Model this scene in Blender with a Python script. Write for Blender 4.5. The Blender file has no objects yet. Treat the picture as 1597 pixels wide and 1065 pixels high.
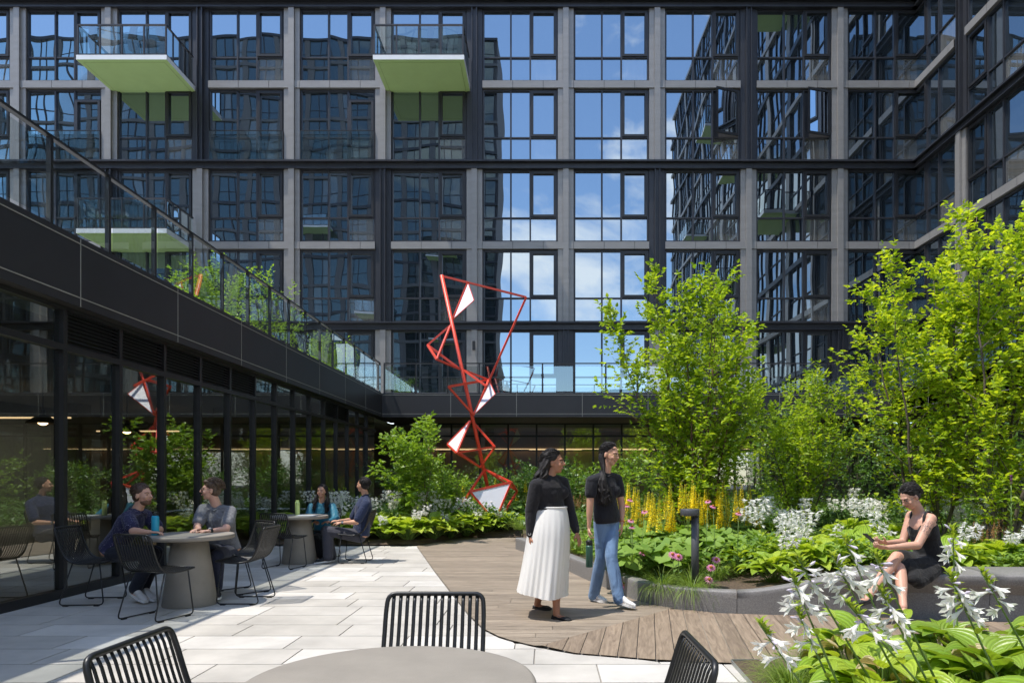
import bpy, bmesh, math, random
from mathutils import Vector, Matrix, Euler, noise as mnoise
R = random.Random(7)
scene = bpy.context.scene
F, CX, CY, EYE = 1065.0, 850.0, 743.0, 1.35

# ------------------------------------------------------------ camera
cam_d = bpy.data.cameras.new('camera')
cam = bpy.data.objects.new('camera', cam_d)
scene.collection.objects.link(cam)
cam.location = (0, 0, EYE)
cam.rotation_euler = (math.radians(90), 0, 0)
cam_d.sensor_width = 36.0
cam_d.lens = 36.0 * F / 1597.0
cam_d.shift_x = -(CX - 798.5) / 1597.0
cam_d.shift_y = (CY - 532.5) / 1597.0
cam_d.clip_start = 0.05
cam_d.clip_end = 2000
scene.camera = cam

# ------------------------------------------------------------ world and sun
SUN = Vector((-0.41, -0.15, 1.0)).normalized()
elev = math.asin(SUN.z)
azim = math.atan2(SUN.x, SUN.y)
world = bpy.data.worlds.new('World')
scene.world = world
world.use_nodes = True
nt = world.node_tree
for n in list(nt.nodes): nt.nodes.remove(n)
out = nt.nodes.new('ShaderNodeOutputWorld')
bg = nt.nodes.new('ShaderNodeBackground'); bg.inputs['Strength'].default_value = 0.15
sky = nt.nodes.new('ShaderNodeTexSky'); sky.sky_type = 'NISHITA'; sky.sun_disc = False
sky.sun_elevation = elev; sky.sun_rotation = azim; sky.altitude = 50; sky.air_density = 1.0
sky.dust_density = 0.15; sky.ozone_density = 2.6
tc = nt.nodes.new('ShaderNodeTexCoord')
mp = nt.nodes.new('ShaderNodeMapping'); mp.inputs['Scale'].default_value = (1, 1, 1.7); mp.inputs['Location'].default_value = (.35, 0.2, .62)
cn = nt.nodes.new('ShaderNodeTexNoise'); cn.inputs['Scale'].default_value = 3.4; cn.inputs['Detail'].default_value = 9; cn.inputs['Roughness'].default_value = .58
cn.inputs['Distortion'].default_value = .25
cr = nt.nodes.new('ShaderNodeValToRGB'); cr.color_ramp.elements[0].position = .505; cr.color_ramp.elements[1].position = .62
cr.color_ramp.elements[1].color = (.85, .85, .85, 1)
mx = nt.nodes.new('ShaderNodeMixRGB'); mx.inputs[2].default_value = (6.4, 6.4, 6.4, 1)
L = nt.links.new
sx = nt.nodes.new('ShaderNodeSeparateXYZ'); L(tc.outputs['Generated'], sx.inputs[0])
bi = nt.nodes.new('ShaderNodeMapRange'); bi.inputs['From Min'].default_value = .05; bi.inputs['From Max'].default_value = .5; bi.inputs['To Min'].default_value = .065; bi.inputs['To Max'].default_value = -.02
L(sx.outputs['Z'], bi.inputs['Value'])
ad_ = nt.nodes.new('ShaderNodeMath'); ad_.operation = 'ADD'; L(bi.outputs[0], ad_.inputs[0]); L(cn.outputs['Fac'], ad_.inputs[1])
L(tc.outputs['Generated'], mp.inputs[0]); L(mp.outputs[0], cn.inputs['Vector']); L(ad_.outputs[0], cr.inputs[0])
L(cr.outputs[0], mx.inputs[0]); L(sky.outputs[0], mx.inputs[1]); L(mx.outputs[0], bg.inputs[0]); L(bg.outputs[0], out.inputs[0])
sd = bpy.data.lights.new('sun', 'SUN'); sd.energy = 2.05; sd.angle = math.radians(.53); sd.color = (1, .94, .85)
so = bpy.data.objects.new('sun', sd); scene.collection.objects.link(so)
so.rotation_euler = SUN.to_track_quat('Z', 'Y').to_euler(); so.location = (-20, -8, 40)
scene.view_settings.view_transform = 'Standard'; scene.view_settings.look = 'None'
scene.view_settings.exposure = 1.5; scene.view_settings.gamma = 1
scene.cycles.max_bounces = 8; scene.cycles.transparent_max_bounces = 16
scene.cycles.sample_clamp_indirect = 6

# ------------------------------------------------------------ helpers
def P(px, py, Y): return Vector(((px - CX) * Y / F, Y, EYE - (py - CY) * Y / F))
def G(px, py, z=0.0):
    Y = F * (EYE - z) / (py - CY)
    return Vector(((px - CX) * Y / F, Y, z))
WM = {}
def thing(name, label, cat, loc=(0, 0, 0), rz=0.0, group=None, kind=None):
    o = bpy.data.objects.new(name, None); scene.collection.objects.link(o)
    o.empty_display_size = .1
    o.location = loc; o.rotation_euler = (0, 0, rz)
    o['label'] = label; o['category'] = cat
    if group: o['group'] = group
    if kind: o['kind'] = kind
    WM[o.name] = Matrix.Translation(Vector(loc)) @ Matrix.Rotation(rz, 4, 'Z')
    return o
def tag(o, label=None, cat=None, group=None, kind=None):
    if label: o['label'] = label
    if cat: o['category'] = cat
    if group: o['group'] = group
    if kind: o['kind'] = kind
    return o
def clone(root, loc, rz=0.0, label=None, group=None, scale=1.0, rot=None):
    r = root.copy(); scene.collection.objects.link(r)
    r.location = loc; r.rotation_euler = rot if rot else (0, 0, rz); r.scale = (scale,) * 3
    if label: r['label'] = label
    if group: r['group'] = group
    for ch in list(root.children):
        c = ch.copy(); scene.collection.objects.link(c); c.parent = r
        for g in list(ch.children):
            d = g.copy(); scene.collection.objects.link(d); d.parent = c
    return r
def frame_of(d):
    d = Vector(d).normalized()
    a = Vector((0, 0, 1)) if abs(d.z) < .9 else Vector((1, 0, 0))
    x = d.cross(a).normalized(); y = x.cross(d).normalized()
    return x, y, d
class MB:
    def __init__(s): s.v = []; s.f = []; s.m = []; s.uv = []; s.sm = []
    def face(s, idx, m=0, uv=None, sm=False):
        s.f.append(idx); s.m.append(m); s.uv.append(uv); s.sm.append(sm)
    def poly(s, pts, m=0, uv=None, sm=False):
        n = len(s.v); s.v += [Vector(p) for p in pts]; s.face(list(range(n, n + len(pts))), m, uv, sm)
    def box(s, a, b, m=0):
        x0, x1 = sorted((a[0], b[0])); y0, y1 = sorted((a[1], b[1])); z0, z1 = sorted((a[2], b[2]))
        n = len(s.v)
        s.v += [Vector(p) for p in ((x0,y0,z0),(x1,y0,z0),(x1,y1,z0),(x0,y1,z0),(x0,y0,z1),(x1,y0,z1),(x1,y1,z1),(x0,y1,z1))]
        for q in ((0,3,2,1),(4,5,6,7),(0,1,5,4),(1,2,6,5),(2,3,7,6),(3,0,4,7)): s.face([n+i for i in q], m)
    def hexa(s, p, m=0):
        n = len(s.v); s.v += [Vector(q) for q in p]
        for q in ((0,3,2,1),(4,5,6,7),(0,1,5,4),(1,2,6,5),(2,3,7,6),(3,0,4,7)): s.face([n+i for i in q], m)
    def bar(s, a, b, w, h, up=(0, 0, 1), m=0):
        a = Vector(a); b = Vector(b); d = (b - a).normalized(); up = Vector(up)
        if abs(d.dot(up)) > .98: up = Vector((0, 1, 0))
        x = d.cross(up).normalized() * w / 2; y = x.normalized().cross(d).normalized() * h / 2
        s.hexa([a-x-y, a+x-y, b+x-y, b-x-y, a-x+y, a+x+y, b+x+y, b-x+y], m)
    def tube(s, pts, r, n=8, m=0, cap=True, closed=False, sm=True, flat=None):
        pts = [Vector(p) for p in pts]; N = len(pts)
        rs = r if isinstance(r, (list, tuple)) else [r] * N
        base = len(s.v); prev = None
        for i, p in enumerate(pts):
            if closed: d = pts[(i + 1) % N] - pts[i - 1]
            else: d = pts[min(i + 1, N - 1)] - pts[max(i - 1, 0)]
            if d.length < 1e-9: d = Vector((0, 0, 1))
            d.normalize()
            if prev is None:
                x, y, _ = frame_of(d)
                if flat is not None:
                    fv = Vector(flat); x = (fv - d * fv.dot(d)).normalized(); y = x.cross(d).normalized()
            else:
                x = (prev - d * prev.dot(d)).normalized(); y = x.cross(d).normalized()
            prev = x
            for k in range(n):
                t = 2 * math.pi * k / n
                rr = rs[i]
                if isinstance(rr, tuple): s.v.append(p + x * (math.cos(t) * rr[0]) + y * (math.sin(t) * rr[1]))
                else: s.v.append(p + (x * math.cos(t) + y * math.sin(t)) * rr)
        rng = N if closed else N - 1
        for i in range(rng):
            for k in range(n):
                a = base + i * n + k; b = base + i * n + (k + 1) % n
                c = base + ((i + 1) % N) * n + (k + 1) % n; d_ = base + ((i + 1) % N) * n + k
                s.face([a, d_, c, b], m, None, sm)
        if cap and not closed:
            s.face([base + k for k in range(n)], m)
            s.face([base + (N - 1) * n + k for k in reversed(range(n))], m)
    def lathe(s, c, prof, n=24, m=0, sm=True, cap=True):
        c = Vector(c); base = len(s.v)
        for r, z in prof:
            for k in range(n):
                t = 2 * math.pi * k / n
                s.v.append(c + Vector((r * math.cos(t), r * math.sin(t), z)))
        for i in range(len(prof) - 1):
            for k in range(n):
                s.face([base+i*n+k, base+i*n+(k+1)%n, base+(i+1)*n+(k+1)%n, base+(i+1)*n+k], m, None, sm)
        if cap:
            s.face([base + k for k in reversed(range(n))], m)
            s.face([base + (len(prof)-1)*n + k for k in range(n)], m)
    def ell(s, c, r, ax=None, nu=12, nv=8, m=0):
        c = Vector(c); ax = ax or (Vector((1,0,0)), Vector((0,1,0)), Vector((0,0,1)))
        base = len(s.v)
        s.v.append(c - ax[2] * r[2])
        for j in range(1, nv):
            ph = -math.pi/2 + math.pi * j / nv
            for i in range(nu):
                t = 2 * math.pi * i / nu
                s.v.append(c + ax[0]*(r[0]*math.cos(ph)*math.cos(t)) + ax[1]*(r[1]*math.cos(ph)*math.sin(t)) + ax[2]*(r[2]*math.sin(ph)))
        s.v.append(c + ax[2] * r[2]); top = len(s.v) - 1
        for i in range(nu):
            s.face([base, base+1+(i+1)%nu, base+1+i], m, None, True)
            s.face([top, base+1+(nv-2)*nu+i, base+1+(nv-2)*nu+(i+1)%nu], m, None, True)
        for j in range(nv - 2):
            for i in range(nu):
                a = base+1+j*nu
                s.face([a+i, a+(i+1)%nu, a+nu+(i+1)%nu, a+nu+i], m, None, True)
    def prism(s, poly, z0, z1, m=0, msides=None):
        n = len(s.v); k = len(poly)
        s.v += [Vector((p[0], p[1], z0)) for p in poly] + [Vector((p[0], p[1], z1)) for p in poly]
        s.face(list(range(n + k - 1, n - 1, -1)), m); s.face(list(range(n + k, n + 2*k)), m)
        for i in range(k):
            s.face([n+i, n+(i+1)%k, n+k+(i+1)%k, n+k+i], m if msides is None else msides)
    def add(s, o, M=None, m=None):
        n = len(s.v)
        s.v += [(M @ v) if M is not None else v.copy() for v in o.v]
        for f, mm, uv, sm in zip(o.f, o.m, o.uv, o.sm): s.face([i+n for i in f], mm if m is None else m, uv, sm)
    def mesh(s, name, mats):
        me = bpy.data.meshes.new(name)
        me.from_pydata([tuple(v) for v in s.v], [], s.f)
        for mt in (mats if isinstance(mats, (list, tuple)) else [mats]): me.materials.append(mt)
        me.polygons.foreach_set('material_index', s.m)
        me.polygons.foreach_set('use_smooth', s.sm)
        if any(u is not None for u in s.uv):
            uvl = me.uv_layers.new(name='UVMap'); flat = []
            for f, u in zip(s.f, s.uv): flat += ([c for q in u for c in q] if u is not None else [0.0] * (2*len(f)))
            uvl.data.foreach_set('uv', flat)
        me.update()
        return me
    def build(s, name, mats, parent=None, world=True, bevel=0, kind=None):
        """world=True: vertices are world coordinates, brought into the parent's frame"""
        if parent is not None and world:
            W = WM.get(parent.name) or (WM.get(parent.parent.name) if parent.parent else None)
            if W is not None:
                Wi = W.inverted(); s.v = [Wi @ v for v in s.v]
        o = bpy.data.objects.new(name, s.mesh(name, mats)); scene.collection.objects.link(o)
        if parent is not None: o.parent = parent
        if bevel:
            b = o.modifiers.new('bevel', 'BEVEL'); b.width = bevel; b.segments = 2; b.limit_method = 'ANGLE'; b.angle_limit = math.radians(40)
        if kind: o['kind'] = kind
        return o

# ------------------------------------------------------------ materials
def newmat(name):
    m = bpy.data.materials.new(name); m.use_nodes = True
    t = m.node_tree; b = t.nodes['Principled BSDF']
    return m, t, b
def N(t, typ, **kw):
    n = t.nodes.new(typ)
    for k, v in kw.items():
        if k in n.inputs: n.inputs[k].default_value = v
        else: setattr(n, k, v)
    return n
def sc3(c, f): return (min(1, c[0]*f), min(1, c[1]*f), min(1, c[2]*f), 1)
def M(name, col, rough=.6, metal=0, var=.10, scale=8.0, bump=0.0, bscale=60.0, spec=.5, c2=None, det=5, stretch=None, isl=0.0, sheen=0):
    m, t, b = newmat(name)
    tc = N(t, 'ShaderNodeTexCoord'); src = tc.outputs['Object']
    if stretch:
        mp = N(t, 'ShaderNodeMapping'); mp.inputs['Scale'].default_value = stretch; t.links.new(src, mp.inputs[0]); src = mp.outputs[0]
    nz = N(t, 'ShaderNodeTexNoise', Scale=scale, Detail=det, Roughness=.6); t.links.new(src, nz.inputs['Vector'])
    rp = N(t, 'ShaderNodeMapRange'); rp.inputs['From Min'].default_value = .3; rp.inputs['From Max'].default_value = .7
    t.links.new(nz.outputs['Fac'], rp.inputs['Value'])
    mx = N(t, 'ShaderNodeMixRGB')
    mx.inputs[1].default_value = sc3(col, 1-var); mx.inputs[2].default_value = sc3(c2, 1) if c2 else sc3(col, 1+var)
    t.links.new(rp.outputs[0], mx.inputs[0]); colo = mx.outputs[0]
    if isl:
        ge = N(t, 'ShaderNodeNewGeometry'); mr = N(t, 'ShaderNodeMapRange'); mr.inputs['To Min'].default_value = 1-isl; mr.inputs['To Max'].default_value = 1+isl
        t.links.new(ge.outputs['Random Per Island'], mr.inputs['Value'])
        hs = N(t, 'ShaderNodeHueSaturation'); t.links.new(mr.outputs[0], hs.inputs['Value']); t.links.new(colo, hs.inputs['Color']); colo = hs.outputs[0]
    t.links.new(colo, b.inputs['Base Color'])
    b.inputs['Roughness'].default_value = rough; b.inputs['Metallic'].default_value = metal
    b.inputs['Specular IOR Level'].default_value = spec
    if sheen: b.inputs['Sheen Weight'].default_value = sheen
    if bump:
        n2 = N(t, 'ShaderNodeTexNoise', Scale=bscale, Detail=4); t.links.new(src, n2.inputs['Vector'])
        bp = N(t, 'ShaderNodeBump', Strength=bump, Distance=.01); t.links.new(n2.outputs['Fac'], bp.inputs['Height']); t.links.new(bp.outputs[0], b.inputs['Normal'])
    return m
def glass_opaque(name, dark, tint, fac, wob, wscale=.9):
    """coated facade glass: a mirror-like coat over a dark room; every pane bows a little differently"""
    m = bpy.data.materials.new(name); m.use_nodes = True; t = m.node_tree
    for n in list(t.nodes): t.nodes.remove(n)
    o = N(t, 'ShaderNodeOutputMaterial')
    df = N(t, 'ShaderNodeBsdfDiffuse'); gl = N(t, 'ShaderNodeBsdfGlossy'); gl.inputs['Color'].default_value = (*tint, 1); gl.inputs['Roughness'].default_value = .004
    tc = N(t, 'ShaderNodeTexCoord'); ge = N(t, 'ShaderNodeNewGeometry')
    ml = N(t, 'ShaderNodeMath', operation='MULTIPLY'); ml.inputs[1].default_value = 37
    t.links.new(ge.outputs['Random Per Island'], ml.inputs[0])
    nz = N(t, 'ShaderNodeTexNoise', noise_dimensions='4D'); nz.inputs['Scale'].default_value = wscale; nz.inputs['Detail'].default_value = .6
    t.links.new(tc.outputs['Object'], nz.inputs['Vector']); t.links.new(ml.outputs[0], nz.inputs['W'])
    bp = N(t, 'ShaderNodeBump', Strength=1.0, Distance=wob); t.links.new(nz.outputs['Fac'], bp.inputs['Height'])
    t.links.new(bp.outputs[0], gl.inputs['Normal'])
    mr = N(t, 'ShaderNodeMapRange'); mr.inputs['To Min'].default_value = .35; mr.inputs['To Max'].default_value = 1.7
    t.links.new(ge.outputs['Random Per Island'], mr.inputs['Value'])
    hs = N(t, 'ShaderNodeHueSaturation'); hs.inputs['Color'].default_value = (*dark, 1); t.links.new(mr.outputs[0], hs.inputs['Value'])
    gt = N(t, 'ShaderNodeMath', operation='GREATER_THAN'); gt.inputs[1].default_value = .86; t.links.new(ge.outputs['Random Per Island'], gt.inputs[0])
    m2 = N(t, 'ShaderNodeMapping'); m2.inputs['Scale'].default_value = (26, 26, .4); t.links.new(tc.outputs['Object'], m2.inputs[0])
    n2 = N(t, 'ShaderNodeTexNoise', Scale=1.0, Detail=2.0); t.links.new(m2.outputs[0], n2.inputs['Vector'])
    c2 = N(t, 'ShaderNodeValToRGB'); c2.color_ramp.elements[0].color = (.03, .03, .03, 1); c2.color_ramp.elements[1].color = (.20, .195, .175, 1); t.links.new(n2.outputs['Fac'], c2.inputs[0])
    mc = N(t, 'ShaderNodeMixRGB'); t.links.new(gt.outputs[0], mc.inputs[0]); t.links.new(hs.outputs[0], mc.inputs[1]); t.links.new(c2.outputs[0], mc.inputs[2]); t.links.new(mc.outputs[0], df.inputs[0])
    fr = N(t, 'ShaderNodeFresnel', IOR=1.5)
    ad = N(t, 'ShaderNodeMath', operation='MULTIPLY_ADD', use_clamp=True); ad.inputs[1].default_value = 1 - fac; ad.inputs[2].default_value = fac
    t.links.new(fr.outputs[0], ad.inputs[0])
    mx = N(t, 'ShaderNodeMixShader'); t.links.new(ad.outputs[0], mx.inputs[0]); t.links.new(df.outputs[0], mx.inputs[1]); t.links.new(gl.outputs[0], mx.inputs[2])
    t.links.new(mx.outputs[0], o.inputs[0])
    return m
def glass_clear(name, trans, tint, fac, wob=.0, wscale=.7):
    m = bpy.data.materials.new(name); m.use_nodes = True; t = m.node_tree
    for n in list(t.nodes): t.nodes.remove(n)
    o = N(t, 'ShaderNodeOutputMaterial'); tr = N(t, 'ShaderNodeBsdfTransparent'); tr.inputs[0].default_value = (*trans, 1)
    gl = N(t, 'ShaderNodeBsdfGlossy'); gl.inputs['Color'].default_value = (*tint, 1); gl.inputs['Roughness'].default_value = .004
    lw = N(t, 'ShaderNodeFresnel', IOR=1.55)
    ad = N(t, 'ShaderNodeMath', operation='MULTIPLY_ADD', use_clamp=True); ad.inputs[1].default_value = 1.5; ad.inputs[2].default_value = fac
    t.links.new(lw.outputs[0], ad.inputs[0])
    if wob:
        tc = N(t, 'ShaderNodeTexCoord'); ge = N(t, 'ShaderNodeNewGeometry')
        ml = N(t, 'ShaderNodeMath', operation='MULTIPLY'); ml.inputs[1].default_value = 37
        t.links.new(ge.outputs['Random Per Island'], ml.inputs[0])
        nz = N(t, 'ShaderNodeTexNoise', noise_dimensions='4D'); nz.inputs['Scale'].default_value = wscale; nz.inputs['Detail'].default_value = .5
        t.links.new(tc.outputs['Object'], nz.inputs['Vector']); t.links.new(ml.outputs[0], nz.inputs['W'])
        bp = N(t, 'ShaderNodeBump', Strength=1.0, Distance=wob); t.links.new(nz.outputs['Fac'], bp.inputs['Height']); t.links.new(bp.outputs[0], gl.inputs['Normal'])
    mx = N(t, 'ShaderNodeMixShader'); t.links.new(ad.outputs[0], mx.inputs[0]); t.links.new(tr.outputs[0], mx.inputs[1]); t.links.new(gl.outputs[0], mx.inputs[2])
    t.links.new(mx.outputs[0], o.inputs[0])
    return m
def leafmat(name, col, col2, trans=.35, tcol=None, rough=.42, veins=0, edge=None, hue=.02, spec=.45):
    """leaf: diffuse and translucent; col..col2 differ from leaf to leaf; veins run along the blade (UV)"""
    m, t, b = newmat(name)
    ge = N(t, 'ShaderNodeNewGeometry'); mx = N(t, 'ShaderNodeMixRGB'); mx.inputs[1].default_value = (*col, 1); mx.inputs[2].default_value = (*col2, 1)
    t.links.new(ge.outputs['Random Per Island'], mx.inputs[0]); c = mx.outputs[0]
    if veins or edge:
        uv = N(t, 'ShaderNodeUVMap'); sp = N(t, 'ShaderNodeSeparateXYZ'); t.links.new(uv.outputs[0], sp.inputs[0])
    if veins:
        a = N(t, 'ShaderNodeMath', operation='MULTIPLY'); a.inputs[1].default_value = veins; t.links.new(sp.outputs[0], a.inputs[0])
        s_ = N(t, 'ShaderNodeMath', operation='SINE'); t.links.new(a.outputs[0], s_.inputs[0])
        mr = N(t, 'ShaderNodeMapRange'); mr.inputs['From Min'].default_value = -1; mr.inputs['To Min'].default_value = .78; mr.inputs['To Max'].default_value = 1.12
        t.links.new(s_.outputs[0], mr.inputs['Value'])
        hs = N(t, 'ShaderNodeHueSaturation'); t.links.new(c, hs.inputs['Color']); t.links.new(mr.outputs[0], hs.inputs['Value']); c = hs.outputs[0]
        bp = N(t, 'ShaderNodeBump', Strength=.5, Distance=.004); t.links.new(s_.outputs[0], bp.inputs['Height']); t.links.new(bp.outputs[0], b.inputs['Normal'])
    if edge:
        ab = N(t, 'ShaderNodeMath', operation='ABSOLUTE'); t.links.new(sp.outputs[0], ab.inputs[0])
        mr2 = N(t, 'ShaderNodeMapRange'); mr2.inputs['From Min'].default_value = .45; mr2.inputs['From Max'].default_value = .95
        t.links.new(ab.outputs[0], mr2.inputs['Value'])
        m2 = N(t, 'ShaderNodeMixRGB'); m2.inputs[2].default_value = (*edge, 1); t.links.new(mr2.outputs[0], m2.inputs[0]); t.links.new(c, m2.inputs[1]); c = m2.outputs[0]
    t.links.new(c, b.inputs['Base Color']); b.inputs['Roughness'].default_value = rough; b.inputs['Specular IOR Level'].default_value = spec
    tl = N(t, 'ShaderNodeBsdfTranslucent')
    g = N(t, 'ShaderNodeMixRGB', blend_type='MULTIPLY'); g.inputs[0].default_value = 1; g.inputs[2].default_value = (*(tcol or (1.3, 1.25, .5)), 1)
    t.links.new(c, g.inputs[1]); t.links.new(g.outputs[0], tl.inputs[0])
    ms = N(t, 'ShaderNodeMixShader'); ms.inputs[0].default_value = trans
    t.links.new(b.outputs[0], ms.inputs[1]); t.links.new(tl.outputs[0], ms.inputs[2]); t.links.new(ms.outputs[0], t.nodes['Material Output'].inputs[0])
    return m
def emis(name, col, st):
    m, t, b = newmat(name); b.inputs['Base Color'].default_value = (*col, 1); b.inputs['Emission Color'].default_value = (*col, 1); b.inputs['Emission Strength'].default_value = st
    return m
# ============================================================ architecture
mDark = M('dark anodised metal', (.035, .036, .042), .42, .35, .12, 3)
mDark2 = M('charcoal panel', (.028, .027, .030), .5, .1, .12, 1.2)
mMull = M('black mullion metal', (.024, .024, .026), .4, .3, .1, 2)
mLight = M('pale bronze anodised metal', (.265, .25, .235), .45, .35, .08, 2.5, stretch=(.6, .6, 3))
mJoint = M('pale joint trim', (.35, .34, .30), .5, .3)
mGreen = M('lime green soffit paint', (.44, .60, .23), .55, 0, .04, 2)
mWhiteM = M('white painted metal', (.74, .75, .75), .45, 0, .04, 3)
mGl = glass_opaque('facade coated glass', (.012, .016, .020), (.74, .85, .93), .33, .012, .5)
mGl2 = glass_opaque('rear block glass', (.012, .018, .018), (.7, .85, .85), .10, .01, .5)
mRail = glass_clear('railing glass', (.80, .86, .85), (.85, .95, .95), .13, .010, .8)
mStore = glass_clear('ground storey glass', (.70, .76, .71), (.92, .97, .93), .20, .0012, .6)
mBody = M('dark building body', (.05, .05, .055), .7)
mStuc = M('pale grey render', (.30, .31, .32), .7)

# zigzag facade grid: T(u, v, z), u along the wall, v out of the wall
YB, XR, PITCH, Z0, ZP, PW = 24.4, 13.29, 3.246, 6.70, 2.855, .56
def Tb(u, v, z): return (u, YB - v, z)
def Tr(u, v, z): return (XR - v, YB - u, z)
def fbox(mb, T, a, b, m=0): mb.box(T(*a), T(*b), m)
def zc(k): return Z0 + ZP * k
def window(T, uc, zb, zt, parent, side=1, opened=False, door=False, juliet=False):
    """uc window centre, width fixed; frame with three lights, lower transom and an opening sash"""
    w = PITCH - PW - .03; u0 = uc - w/2; u1 = uc + w/2; h = zt - zb
    fr = MB(); pn = MB()
    cols = [0, .375, .635, 1] if side > 0 else [0, .365, .625, 1]
    us = [u0 + w*c for c in cols]
    zt_ = zb + h*.335
    d0, d1 = .0, .07
    for a in (u0, u1): fbox(fr, T, (a - (.05 if a == u1 else 0), d0, zb), (a + (.05 if a == u0 else 0), d1, zt))
    for a, b in ((zb, zb+.05), (zt-.05, zt)): fbox(fr, T, (u0+.05, d0, a), (u1-.05, d1, b))
    for k in (1, 2): fbox(fr, T, (us[k]-.028, d0+.002, zb+.05), (us[k]+.028, d1+.004, zt-.05))
    for k in range(3):
        a = us[k] + (.05 if k == 0 else .028); b = us[k+1] - (.05 if k == 2 else .028)
        fbox(fr, T, (a, d0+.001, zt_-.025), (b, d1-.006, zt_+.025))
    si = 2 if side > 0 else 0
    W = None
    for k in range(3):
        a = us[k]+.02; b = us[k+1]-.02
        for (p, q, up) in ((zb+.03, zt_-.01, 0), (zt_+.01, zt-.03, 1)):
            if k == si and up and opened: continue
            pn.poly([T(a, .012, p), T(b, .012, p), T(b, .012, q), T(a, .012, q)])
    f = fr.build('window', mDark, parent)
    pn.build('pane', mGl, f)
    sa = MB(); a = us[si] + (.05 if si == 0 else .028); b = us[si+1] - (.05 if si == 2 else .028)
    p = zt_+.025; q = zt-.05
    if door: p = zb+.05; q = zb + h*.86
    t = .085; o0, o1 = .02, .105
    if opened:
        # awning sash swung out at the bottom
        piece = MB(); tilt = .34 if opened is True else opened
        H = q - p
        def S(u, v, s): # hinged at the right side; u runs toward the hinge
            r_ = b - u
            return Vector(T(b - math.cos(tilt)*r_ - math.sin(tilt)*v, o1 + math.sin(tilt)*r_ + math.cos(tilt)*v, q - s))
        def sb(ua, ub, s0, s1):
            piece.hexa([S(ua,0,s0), S(ub,0,s0), S(ub,.05,s0), S(ua,.05,s0), S(ua,0,s1), S(ub,0,s1), S(ub,.05,s1), S(ua,.05,s1)])
        sb(a, a+t, 0, H); sb(b-t, b, 0, H); sb(a+t, b-t, 0, t); sb(a+t, b-t, H-t, H)
        so_ = piece.build('open_sash', mMull, f)
        g = MB(); g.poly([S(a+t,.02,t), S(b-t,.02,t), S(b-t,.02,H-t), S(a+t,.02,H-t)]); g.build('sash_glass', mGl, f)
        g = MB(); g.poly([T(a, .0, p), T(b, .0, p), T(b, .0, q), T(a, .0, q)]); g.build('room_shade_sheet', mBody, f)  # flat dark sheet; the shade of the unlit room is in its colour
        return f
    fbox(sa, T, (a, o0, p), (a+t, o1, q)); fbox(sa, T, (b-t, o0, p), (b, o1, q))
    fbox(sa, T, (a+t, o0, p), (b-t, o1, p+t)); fbox(sa, T, (a+t, o0, q-t), (b-t, o1, q))
    sa.build('door_frame' if door else 'sash', mMull if not door else mDark, f)
    if juliet:
        g = MB(); g.poly([T(u0+.02, .16, zb-.02), T(u1-.02, .16, zb-.02), T(u1-.02, .16, zb+1.05), T(u0+.02, .16, zb+1.05)])
        g.build('guard_glass', mRail, f)
        g = MB()
        for a in (u0, u1-.03): fbox(g, T, (a, .12, zb-.02), (a+.03, .17, zb+1.05))
        fbox(g, T, (u0+.03, .145, zb+1.05), (u1-.03, .175, zb+1.075))
        g.build('guard_rail', mMull, f)
    return f
def pier(T, uc, z0, z1, dark, parent, lamp=False):
    mb = MB()
    if dark:
        for s in (-1, 1):
            fbox(mb, T, (uc+s*PW/2, 0, z0), (uc+s*.10, .10, z1))
            fbox(mb, T, (uc+s*.10, 0, z0), (uc+s*.065, .22, z1))
        fbox(mb, T, (uc-.065, 0, z0), (uc+.065, .15, z1))
        mb.build('dark_pier', mDark, parent)
    else:
        fbox(mb, T, (uc-PW/2, 0, z0), (uc-.105, .13, z1)); fbox(mb, T, (uc+.105, 0, z0), (uc+PW/2, .13, z1))
        fbox(mb, T, (uc-.10, 0, z0), (uc+.10, .21, z1)); fbox(mb, T, (uc-.12, 0, z0), (uc+.12, .10, z1), 1)
        mb.build('pier', [mLight, mDark], parent)
def band(T, ua, ub, k, parent):
    z = zc(k); mb = MB()
    if k % 2 == 0:
        fbox(mb, T, (ua, 0, z-.13), (ub, .16, z+.07)); fbox(mb, T, (ua, 0, z+.07), (ub, .30, z+.13)); fbox(mb, T, (ua, 0, z-.15), (ub, .24, z-.13))
        u = ua
        while u < ub:
            fbox(mb, T, (u, .1, z-.128), (u+.025, .166, z+.068), 1); u += PITCH/3
        mb.build('dark_band', [mDark, mMull], parent)
    else:
        u = ua
        while u < ub - .01:
            e = min(ub, u + PITCH/3); fbox(mb, T, (u+.008, 0, z-.125), (e-.008, .17, z+.125)); u = e
        fbox(mb, T, (ua, 0, z-.11), (ub, .15, z+.11), 1)
        mb.build('band', [mLight, mDark], parent)

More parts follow.
